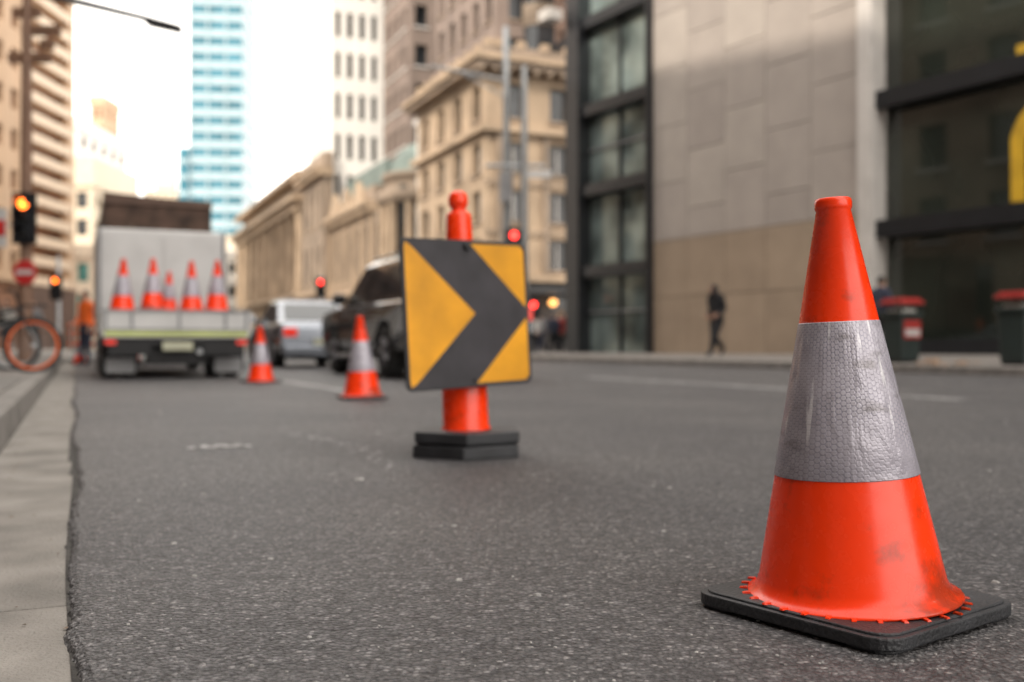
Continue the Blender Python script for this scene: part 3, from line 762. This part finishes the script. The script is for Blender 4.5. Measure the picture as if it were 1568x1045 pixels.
    if suv:
        for sx in(-1,1): B.tube('roof_rails',m_metal,(sx*(wt-.08),yt0+.2,Hc+.04),(sx*(wt-.08),yt1-.2,Hc+.04),.02)
        B.tube('side_steps',m_rim,(-hw-.02,-ya+.5,gc),(-hw-.02,ya-.5,gc),.04)
        B.box('door_trim',m_rim,-hw-.012,-hw+.02,-ya+.45,ya-.5,belt-.05,belt-.02)
    for fr in ((-.1),(.28)):
        B.box('door_handles',m_rim,-hw-.03,-hw-.001,hl*fr-.09,hl*fr+.09,belt-.16,belt-.12)
    B.done(bev={'body':.05,'greenhouse':.03,'bumper':.03,'mirrors':.03})
car('black_suv',4.92,15.0,4.9,1.90,1.76,1.10,m_blackcar,True)
car('silver_sedan',4.72,22.7,4.6,1.82,1.47,.95,m_silver,False)
car('dark_hatchback',9.9,50,4.2,1.8,1.5,.95,m_blackcar,False)
car('white_sedan',6.4,64,4.5,1.8,1.5,.95,m_silver,False)

x_,y_=S2W(1.31,14.6); B=Bld('work_truck',(x_,y_,.006),TH)
hw=.98
B.box('deck',m_greyp,-hw,hw,0,2.5,.80,.90)
B.box('tailgate',m_white,-hw,hw,-.06,-.005,.57,.96)
B.box('stripe',m_lime,-hw+.03,hw-.03,-.066,-.062,.60,.655)
B.box('stripe_silver',m_greyp,-hw+.03,hw-.03,-.066,-.062,.665,.70)
B.box('tailgate_rail',m_greyp,-hw-.01,hw+.01,-.08,-.061,.925,.96)
for x in(-.95,-.62,0,.62,.91): B.box('tailgate_ribs',m_greyp,x,x+.04,-.075,-.061,.71,.92)
B.box('side_boards',m_white,-hw-.03,-hw-.003,0,2.45,.63,.94); B.box('side_boards',m_white,hw+.003,hw+.03,0,2.45,.63,.94)
B.box('rear_rail',m_dark,-hw+.02,hw-.02,-.03,.1,.47,.55)
B.box('box_body',m_white,-hw-.02,hw+.02,2.5,5.2,.93,2.34)
B.box('box_doors',m_white,-hw+.08,-.012,2.47,2.497,1.0,2.26); B.box('box_doors',m_white,.012,hw-.08,2.47,2.497,1.0,2.26)
for x in(-hw+.0,hw-.04): B.box('box_frame',m_greyp,x,x+.04,2.45,2.497,.93,2.34)
B.box('rubber_mats',m_rub,-.9,.9,.55,2.2,.902,.955)
B.box('cab',m_white,-.92,.92,5.3,6.9,.45,1.5)
B.raw('cab_top',m_white,[(-.92,5.3,1.5),(.92,5.3,1.5),(.92,6.85,1.5),(-.92,6.85,1.5),(-.82,5.35,2.15),(.82,5.35,2.15),(.82,6.4,2.15),(-.82,6.4,2.15)],[(0,1,5,4),(1,2,6,5),(2,3,7,6),(3,0,4,7),(4,5,6,7)])
B.raw('cab_glass',m_cglass,[(-.927,5.5,1.55),(-.927,6.7,1.55),(-.845,6.35,2.05),(-.845,5.55,2.05)],[(0,1,2,3)])
B.box('chassis',m_dark,-.45,.45,0.1,6.5,.42,.79)
B.box('tool_box',m_dark,-.9,-.5,2.2,3.6,.35,.8)
for x,sd in((-.86,-1),(-.6,-1),(.86,1),(.6,1)): wheel(B,x,1.0,.37,.22,sd)
for x,sd in((-.82,-1),(.82,1)): wheel(B,x,5.9,.37,.22,sd)
for x in(-.96,.50):
    B.box('mudflaps',m_dark,x,x+.46,.32,.34,.08,.72); B.box('mudflap_panel',m_greyp,x+.04,x+.42,.295,.315,.08,.29)
for x in(-.94,.80):
    B.box('tail_light_bar',m_red,x,x+.14,-.06,-.032,.48,.54)
B.box('rear_panels',m_dark,-.9,-.35,-.028,.02,.33,.47); B.box('rear_panels',m_dark,.35,.9,-.028,.02,.33,.47)
B.box('number_plate',m_plate,-.2,.2,-.07,-.032,.40,.52)
B.tube('exhaust',m_metal,(.3,0,.38),(.3,1.5,.38),.04)
B.box('spare_panel',m_dark,-.42,.42,.1,.16,.2,.5)
B.done(bev={'box_body':.03,'cab':.06,'cab_top':.05,'tailgate':.01})
for t,s,dz in((.60,14.95,0),(1.03,15.35,.056),(1.53,14.95,0),(1.93,15.35,.056),(1.30,16.0,.056)):
    x,y=S2W(t,s)
    cone(x,y,.908+dz,rz=TH+random.uniform(-.2,.2),lean=random.uniform(-2.5,2.5),turn=random.random()*6,sc=1.10 if t!=1.30 else .9)

x_,y_=S2W(1.9,26.2); B=Bld('covered_lorry',(x_,y_,.006),TH)
B.raw('tarp_cover',m_tarp,[(-1.25,0,1.2),(1.25,0,1.2),(1.25,8,1.2),(-1.25,8,1.2),(-1.27,0,4.22),(1.27,0,4.12),(1.25,8,4.2),(-1.25,8,4.2),(0,-.03,1.2),(0,-.03,4.14)],[(0,8,9,4),(8,1,5,9),(1,2,6,5),(2,3,7,6),(3,0,4,7),(4,9,7),(9,5,6,7)])
rr=random.Random(21)
for k in range(11):
    x=-1.22+k*.235
    vv=[(x,-.05,3.0),(x+.12,-.05,2.85+rr.uniform(0,.2)),(x+.23,-.05,3.0),(x+.12,-.05,3.35+rr.uniform(0,.2)),(x,-.02,3.0),(x+.12,-.02,2.9),(x+.23,-.02,3.0),(x+.12,-.02,3.3)]
    B.raw('tarp_lacing',m_sand2 if k%3 else m_tarp,vv,[(0,1,2,3),(4,7,6,5)])
B.box('top_bar',m_brick,-1.28,1.28,-.07,-.035,3.95,4.08)
B.box('deck',m_dark,-1.25,1.25,-.05,8.1,.95,1.19); B.box('cab',m_white,-1.15,1.15,8.2,10,.5,2.8)
for sx in(-1,1):
    for yy in(1.2,2.4,9): wheel(B,sx*1.05,yy,.48,.28,sx)
B.box('rear_bar',m_dark,-1.1,1.1,0,.1,.5,.65); B.box('lights',m_red,-1.1,-.8,-.04,0,.66,.8); B.box('lights',m_red,.8,1.1,-.04,0,.66,.8)
B.done(bev={'cab':.08})

# ---------------------------------------------------------------- people
def person(name,loc,heading,top,bottom,skin,hair,pose='walk',h=1.7,hood=False,fat=1.12):
    k=h/1.7
    if pose=='walk':
        J={'pel':(0,0,.93,.135),'sp':(0,.015,1.12,.125),'ch':(0,.05,1.33,.145),'nk':(0,.09,1.475,.058),'hd':(0,.125,1.565,.082),'ht':(0,.13,1.635,.075),
        'hl':(-.09,0,.88,.10),'kl':(-.09,.20,.50,.066),'al':(-.085,.30,.10,.043),'tl':(-.09,.46,.035,.036),
        'hr':(.09,0,.88,.10),'kr':(.09,.02,.48,.066),'ar':(.085,-.30,.17,.043),'tr':(.09,-.20,.04,.036),
        'shl':(-.18,.05,1.39,.066),'el':(-.235,.00,1.12,.050),'wl':(-.19,.20,.98,.034),'fl':(-.17,.27,.96,.030),
        'shr':(.18,.05,1.39,.066),'er':(.235,-.06,1.13,.050),'wr':(.20,.14,.95,.034),'fr':(.18,.21,.93,.030)}
    else:
        J={'pel':(0,0,.93,.13),'sp':(0,0,1.12,.12),'ch':(0,.01,1.34,.145),'nk':(0,.02,1.49,.056),'hd':(0,.035,1.58,.08),'ht':(0,.035,1.645,.074),
        'hl':(-.09,0,.88,.10),'kl':(-.11,.03,.49,.066),'al':(-.12,-.01,.09,.043),'tl':(-.13,.15,.035,.036),
        'hr':(.09,0,.88,.10),'kr':(.11,.02,.49,.066),'ar':(.13,.0,.09,.043),'tr':(.15,.15,.035,.036),
        'shl':(-.18,.0,1.40,.066),'el':(-.25,-.02,1.12,.050),'wl':(-.24,.08,.88,.034),'fl':(-.235,.11,.80,.030),
        'shr':(.18,.0,1.40,.066),'er':(.25,-.02,1.12,.050),'wr':(.22,.14,.93,.034),'fr':(.20,.2,.88,.030)}
    E=[('pel','sp'),('sp','ch'),('ch','nk'),('nk','hd'),('hd','ht'),('pel','hl'),('hl','kl'),('kl','al'),('al','tl'),('pel','hr'),('hr','kr'),('kr','ar'),('ar','tr'),
       ('ch','shl'),('shl','el'),('el','wl'),('wl','fl'),('ch','shr'),('shr','er'),('er','wr'),('wr','fr')]
    names=list(J); root=empty(name,loc,heading)
    me=bpy.data.meshes.new('body_skel'); me.from_pydata([tuple(c*k for c in J[n][:3]) for n in names],[(names.index(a),names.index(b)) for a,b in E],[])
    o=bpy.data.objects.new('tmp',me); col.objects.link(o)
    o.modifiers.new('Skin','SKIN')
    for i,n in enumerate(names):
        sv=me.skin_vertices[0].data[i]; r=J[n][3]*k*(fat if n not in('nk','hd','ht','fl','fr','tl','tr') else 1); sv.radius=(r,r*(.85 if n in('pel','sp','ch') else 1)); sv.use_root=(n=='pel')
    sb=o.modifiers.new('Sub','SUBSURF'); sb.levels=2; sb.render_levels=2
    dg=bpy.context.evaluated_depsgraph_get(); ev=o.evaluated_get(dg); nm=bpy.data.meshes.new_from_object(ev)
    bpy.data.objects.remove(o)
    mats=[top,bottom,skin,hair,m_dark]; nm.materials.clear()
    for m in mats: nm.materials.append(m)
    def segd(p,a,b):
        ab=b-a; t=max(0,min(1,(p-a).dot(ab)/ab.dot(ab))); return (p-(a+ab*t)).length
    typ={('nk','hd'):2,('hd','ht'):2,('pel','hl'):1,('hl','kl'):1,('kl','al'):1,('pel','hr'):1,('hr','kr'):1,('kr','ar'):1,('al','tl'):4,('ar','tr'):4,('wl','fl'):2,('wr','fr'):2}
    for p in nm.polygons:
        c=p.center; best=min(E,key=lambda e:segd(c,Vector(J[e[0]][:3])*k,Vector(J[e[1]][:3])*k))
        p.material_index=typ.get(best,0); p.use_smooth=True
    b=bpy.data.objects.new('body',nm); col.objects.link(b); b.parent=root
    hd=Vector(J['hd'][:3])*k
    X=Bld('tmp_head')
    def ell(part,m,c,rx,ry,rz,n=14,mm=9):
        v=[];f=[]
        for i in range(mm):
            ph=-math.pi/2+math.pi*i/(mm-1)
            for j in range(n):
                th=2*math.pi*j/n; v.append((c[0]+rx*math.cos(ph)*math.cos(th),c[1]+ry*math.cos(ph)*math.sin(th),c[2]+rz*math.sin(ph)))
        for i in range(mm-1):
            for j in range(n): f.append((i*n+j,i*n+(j+1)%n,(i+1)*n+(j+1)%n,(i+1)*n+j))
        X.raw(part,m,v,f,True)
    ell('head',skin,(hd.x,hd.y+.01,hd.z+.03),.074*k,.092*k,.112*k)
    ell('hair',hair,(hd.x,hd.y-.012,hd.z+.052),.083*k,.094*k,.102*k)
    if hood:
        ell('hood',top,(hd.x,hd.y-.022,hd.z+.03),.105*k,.118*k,.132*k); ell('hood_collar',top,(hd.x,hd.y-.045,hd.z-.10),.13*k,.13*k,.08*k)
        ell('backpack',top,(0,-.10*k,1.24*k),.15*k,.10*k,.20*k)
    ell('nose',skin,(hd.x,hd.y+.105,hd.z+.02),.012,.02,.022,8,6)
    for sx in(-1,1):
        ell('ears',skin,(hd.x+sx*.078,hd.y,hd.z+.02),.012,.022,.03,8,6)
        ell('eyes',m_dark,(hd.x+sx*.03,hd.y+.092,hd.z+.045),.011,.008,.007,8,6)
    ell('mouth',m_signred,(hd.x,hd.y+.098,hd.z-.022),.022,.006,.006,8,6)
    for sx,w_,f_ in((-1,'wl','fl'),(1,'wr','fr')):
        a=Vector(J[f_][:3])*k; d=(a-Vector(J[w_][:3])*k).normalized(); side=d.cross(Vector((1,0,0))).normalized()
        for q,(o_,ln) in enumerate(((-.03,.06),(-.01,.072),(.01,.068),(.028,.052))):
            p0=a+side*o_; p1=p0+d*ln*.55; p2=p1+(d*.8+Vector((-sx*.5,0,-.3))).normalized()*ln*.5
            X.tube('fingers',skin,p0,p1,.010,.009,6); X.tube('fingers',skin,p1,p2,.009,.007,6)
        p0=a-d*.03-side*.025; X.tube('fingers',skin,p0,p0+(d-side*.8).normalized()*.06,.011,.008,6)
    r=X.done()
    for c in list(r.children): c.parent=root
    bpy.data.objects.remove(r)
    return root
m_skin=M('skin',(.42,.24,.17),.55); m_hair=M('hair_dark',(.02,.015,.012),.6)
m_cblk=M('cloth_black',(.012,.012,.015),.9); m_cnavy=M('cloth_navy',(.03,.035,.06),.9); m_cgrey=M('cloth_grey',(.25,.25,.26),.9)
m_cwht=M('cloth_white',(.55,.53,.5),.9); m_hivis=M('hi_vis_orange',(.85,.14,.015),.7); m_cred=M('cloth_red',(.4,.04,.03),.9)
person('pedestrian',(5.36,26.,.19),R(125),m_cblk,m_cblk,m_skin,m_hair,'walk',1.86,hood=True,fat=1.4)
person('pedestrian',(8.0,21.6,.20),R(-60),m_cnavy,m_cblk,m_skin,m_hair,'stand',1.76)
for x,y,hh,t_,b_,p_ in((1.62,38.5,R(30),m_cnavy,m_cblk,'walk'),(2.05,38.9,R(200),m_cred,m_cblk,'stand'),(1.25,39.5,R(100),m_cgrey,m_cnavy,'walk'),(2.45,40.5,R(90),m_cblk,m_cnavy,'stand'),(1.9,42,R(190),m_cblk,m_cblk,'walk'),(1.0,43,R(10),m_cwht,m_cblk,'stand')):
    person('pedestrian',(x,y,.006),hh,t_,b_,m_skin,m_hair,p_,1.74,fat=1.2)
person('pedestrian',(-15.2,30,.13),R(180),m_cwht,m_cnavy,m_skin,m_hair,'walk')
person('pedestrian',(-14.9,31,.13),R(200),m_cgrey,m_cblk,m_skin,m_hair,'stand')
person('road_worker',(-10.35,24.2,.006),R(150),m_hivis,m_cnavy,m_skin,m_hair,'stand',1.78)

# ---------------------------------------------------------------- street furniture
def bin_(x,y,z,rz):
    B=Bld('litter_bin',(x,y,z),rz)
    v,f=extr(rsq(.50,.50,.05),.06,.86); v=[(a*(.88+.14*c),b*(.88+.14*c),c) for a,b,c in v]; B.raw('body',m_bin,v,f)
    B.box('label_panel',m_binred,-.2,.2,-.262,-.256,.45,.78); B.box('label_white',m_white,-.17,.17,-.268,-.264,.50,.62)
    v,f=extr(rsq(.58,.58,.07),.86,.93); B.raw('rim',m_bin,v,f)
    for sx in(-1,1):
        for sy in(-1,1): B.tube('hood_posts',m_dark,(sx*.24,sy*.24,.93),(sx*.24,sy*.24,1.08),.02)
    v,f=extr(rsq(.60,.60,.08),1.08,1.14); B.raw('hood',m_binred,v,f)
    v,f=extr(rsq(.50,.50,.08),1.14,1.19); B.raw('hood_top',m_binred,v,f)
    v,f=extr(rsq(.4,.4,.08),.93,.99); B.raw('rubbish',m_cwht,v,f)
    B.box('feet',m_dark,-.2,.2,-.2,.2,0,.06)
    B.done(bevel=.008)
bin_(7.2,18.4,.15,TH); bin_(8.22,16.1,.15,TH+.1)
v=[];f=[];rr=random.Random(4)
for i in range(14):
    x=7.6+rr.uniform(-.6,.7); y=17.2+rr.uniform(-.5,.6); vv,ff=extr(ngon(x,y,rr.uniform(.03,.09),7,rr.random()),.14,.15+rr.uniform(.02,.1)); o=len(v); v+=vv; f+=[tuple(k+o for k in q) for q in ff]
mkobj('pavement_litter',v,f,[M('litter_tan',(.4,.28,.2),.8,var=.4,scale=8)])

def signal_head(B,x,y,z,lit,n=3,face=-1,s=1.):
    w=.17*s; hh=.31*s*n/2
    B.box('signal_case',m_frame,x-w,x+w,y-.0,y+.2,z-hh,z+hh)
    B.box('backboard',m_frame,x-w-.10*s,x+w+.10*s,y+.05,y+.07,z-hh-.1*s,z+hh+.1*s)
    for i in range(n):
        zc=z+hh-.31*s*(i+.5); mm=lit if i==(0 if n==2 else {m_redL:0,m_ambL:0}.get(lit,0)) else m_off
        B.lathe('lens',mm,[(.001,-.035),(.06*s,-.03),(.105*s,-.01),(.11*s,0.)],cx=x,cy=y,cz=zc,n=18,axis='y')
        v=[];f=[]
        for k in range(9):
            a=R(-10+200*k/8); v+=[(x+.125*s*math.cos(a),y,zc+.125*s*math.sin(a)),(x+.125*s*math.cos(a),y-.2*s,zc+.125*s*math.sin(a))]
        for k in range(8): f.append((2*k,2*k+1,2*k+3,2*k+2))
        B.raw('visors',m_frame,v,f)
B=Bld('street_lamp',(-10.74,22.,.13))
B.lathe('column',m_warmp,[(.18,0),(.18,.4),(.14,.5),(.12,5),(.09,8.6),(.001,8.65)],n=16)
B.tube('outreach_arm',m_dmetal,(0,0,8.2),(1.0,0,7.98),.09,.085); B.tube('outreach_arm',m_dmetal,(.99,0,7.985),(2.75,-.02,7.55),.085,.07)
v,f=extr([(2.65,-.14),(2.7,-.17),(3.4,-.1),(3.45,0),(3.4,.1),(2.7,.17),(2.65,.14)],-.09,.08)
v=[(a,b,7.53-(a-2.65)*.25+c) for a,b,c in v]; B.raw('lantern',m_dark,v,f)
B.tube('bracket',m_frame,(0,0,3.3),(.1,-.2,3.3),.03)
signal_head(B,.1,-.35,3.12,m_ambL,3)
B.lathe('round_sign',m_signred,[(.001,-.012),(.26,-.012),(.27,0)],cx=.05,cy=-.16,cz=1.95,n=28,axis='y'); B.box('round_sign_bar',m_white,-.13,.23,-.19,-.175,1.90,2.0)
B.box('placard',m_white,-.75,-.35,-.16,-.14,2.5,3.35); B.box('placard_red',m_signred,-.72,-.38,-.17,-.162,2.75,3.1); B.tube('placard_arm',m_metal,(-.4,-.1,3.0),(0,0,3.0),.02)
for zz,x0,x1 in((7.2,-.1,.75),(6.6,-.4,.55),(6.9,.3,.6),(7.6,-.3,.3)): B.box('cable_fittings',m_warmp,x0,x1,-.05,.05,zz,zz+.22)
B.done(bevel=.006)
B=Bld('traffic_signal',(.41,33.,.14))
B.lathe('pole',m_metal,[(.15,0),(.14,.5),(.12,6),(.10,9.6),(.001,9.65)],n=14)
B.tube('cross_arm',m_metal,(-1.3,0,6.3),(.7,0,6.3),.06); B.tube('bracket',m_metal,(-.4,0,3.9),(0,0,3.9),.04)
signal_head(B,-.34,-.3,3.65,m_redL,3); signal_head(B,.30,-.28,1.55,m_redL,2,s=.8)
B.box('street_name_sign',m_white,.12,.9,-.03,.03,5.9,6.15)
B.done(bevel=.005)
B=Bld('utility_pole',(-.2,34.,.14)); B.lathe('pole',m_metal,[(.16,0),(.15,1),(.12,8.5),(.11,11.2),(.001,11.3)],n=14)
B.box('junction_box',m_greyp,-.22,.22,-.34,-.13,5.2,6.2); B.tube('arm',m_metal,(0,0,9.4),(-2.6,0,9.9),.05); B.tube('stay',m_metal,(0,0,8.8),(-1.6,0,9.7),.03); B.done()
B=Bld('traffic_signal',(*S2W(12.8,56.),0)); B.lathe('pole',m_metal,[(.10,0),(.08,4.4),(.001,4.45)],n=12); signal_head(B,0,-.3,3.75,m_redL,3); B.done()
B=Bld('traffic_signal',(*S2W(-.7,50.),.13)); B.lathe('pole',m_metal,[(.10,0),(.08,4.4),(.001,4.45)],n=12); signal_head(B,0,-.3,3.0,m_ambL,3); B.done()

def bicycle(t,s,rz,fm,wm):
    B=Bld('bicycle',(*S2W(t,s),.131),rz)
    for y in(-.52,.52):
        B.ring('tyres',m_tyre,(0,y,.34),.325,.018); B.ring('rims',wm,(0,y,.34),.30,.014)
        for k in range(14):
            a=k*math.pi/7; B.tube('spokes',m_metal,(0,y,.34),(0,y+.3*math.cos(a),.34+.3*math.sin(a)),.002,n=4)
        B.tube('hubs',m_metal,(-.05,y,.34),(.05,y,.34),.025)
        B.ring('mudguards',fm,(0,y,.34),.355,.012,n=20)
    bb=(0,-.08,.30)
    for a,b,r in(((0,-.52,.34),bb,.014),(bb,(0,-.2,.80),.018),(bb,(0,.38,.72),.022),((0,-.17,.66),(0,.36,.80),.018),((0,-.52,.34),(0,-.17,.68),.012),((0,.36,.85),(0,.52,.34),.016),((0,.36,.84),(0,.30,1.02),.016)): B.tube('frame',fm,a,b,r,n=8)
    B.tube('handlebar',m_dark,(-.28,.22,1.04),(.28,.22,1.04),.014); B.tube('stem',m_dark,(0,.30,1.02),(0,.22,1.04),.014)
    v,f=extr([(-.09,-.36),(.09,-.36),(.05,-.2),(.02,-.08),(-.02,-.08),(-.05,-.2)],.84,.89); B.raw('saddle',m_dark,v,f); B.tube('seat_post',m_metal,(0,-.2,.78),(0,-.23,.86),.012)
    B.ring('chainring',m_metal,(.05,-.08,.30),.09,.008); B.tube('cranks',m_metal,(.07,-.08,.30),(.07,.05,.19),.01); B.tube('cranks',m_metal,(-.07,-.08,.30),(-.07,-.2,.41),.01)
    B.tube('kickstand',m_metal,(0,-.3,.3),(-.14,-.34,0),.01)
    B.box('basket',m_dark,-.16,.16,.42,.66,.84,.86)
    B.done()
bicycle(-1.0,14.1,TH+R(-75),m_dark,m_hivis)
bicycle(-1.3,15.3,TH+R(-95),m_dark,m_metal)
for x,y in((-10.8,24.9),(-10.6,28.)): cone(x,y,.006,rz=.4,lean=0)
B=Bld('works_barrier',(-12.6,30.5,.006),TH)
for z_ in(.45,.75,1.0): B.box('boards',m_hivis,-.9,.9,-.02,.02,z_,z_+.16)
for x in(-.8,.8): B.box('legs',m_white,x-.03,x+.03,-.05,.05,0,1.2); B.box('feet',m_rub,x-.1,x+.1,-.3,.3,0,.06)
B.done()

# ---------------------------------------------------------------- sky, sun, camera
w=bpy.data.worlds.new('World'); scene.world=w; w.use_nodes=True; nt=w.node_tree
bg=nt.nodes['Background']; sk=nd(nt,'ShaderNodeTexSky'); sk.sky_type='NISHITA'; sk.sun_disc=False
EL=34
sk.sun_elevation=R(EL); sk.sun_rotation=R(213); sk.dust_density=4; sk.air_density=1.2
tc=nd(nt,'ShaderNodeTexCoord'); nz=nd(nt,'ShaderNodeTexNoise'); nz.inputs['Scale'].default_value=1.6; nz.inputs['Detail'].default_value=4
nt.links.new(tc.outputs['Generated'],nz.inputs['Vector'])
mr=nd(nt,'ShaderNodeMapRange'); mr.inputs['From Min'].default_value=.3; mr.inputs['From Max'].default_value=.6; mr.inputs['To Min'].default_value=.6; mr.inputs['To Max'].default_value=.95
nt.links.new(nz.outputs['Fac'],mr.inputs['Value'])
mx=nd(nt,'ShaderNodeMixRGB'); mx.inputs[2].default_value=(25.5,24.2,22.4,1)
nt.links.new(mr.outputs[0],mx.inputs[0]); nt.links.new(sk.outputs[0],mx.inputs[1]); nt.links.new(mx.outputs[0],bg.inputs['Color'])
bg.inputs['Strength'].default_value=.15
sl=bpy.data.lights.new('sun','SUN'); sl.energy=3.6; sl.angle=R(1.0); sl.color=(1,.90,.76)
so=bpy.data.objects.new('sun',sl); col.objects.link(so)
d=Vector((-.55,-.85,1.01*math.tan(R(EL)))); so.rotation_euler=d.to_track_quat('Z','Y').to_euler(); so.location=(-20,-30,60)
cam=bpy.data.cameras.new('camera'); co=bpy.data.objects.new('camera',cam); col.objects.link(co)
co.location=(0,0,.465); co.rotation_euler=(R(90.28),0,0)
cam.lens=35; cam.sensor_width=36; cam.clip_start=.05; cam.clip_end=2500
cam.dof.use_dof=True; cam.dof.focus_distance=1.60; cam.dof.aperture_fstop=2.4; cam.dof.aperture_blades=0
scene.camera=co
scene.view_settings.view_transform='Standard'; scene.view_settings.look='None'; scene.view_settings.exposure=0
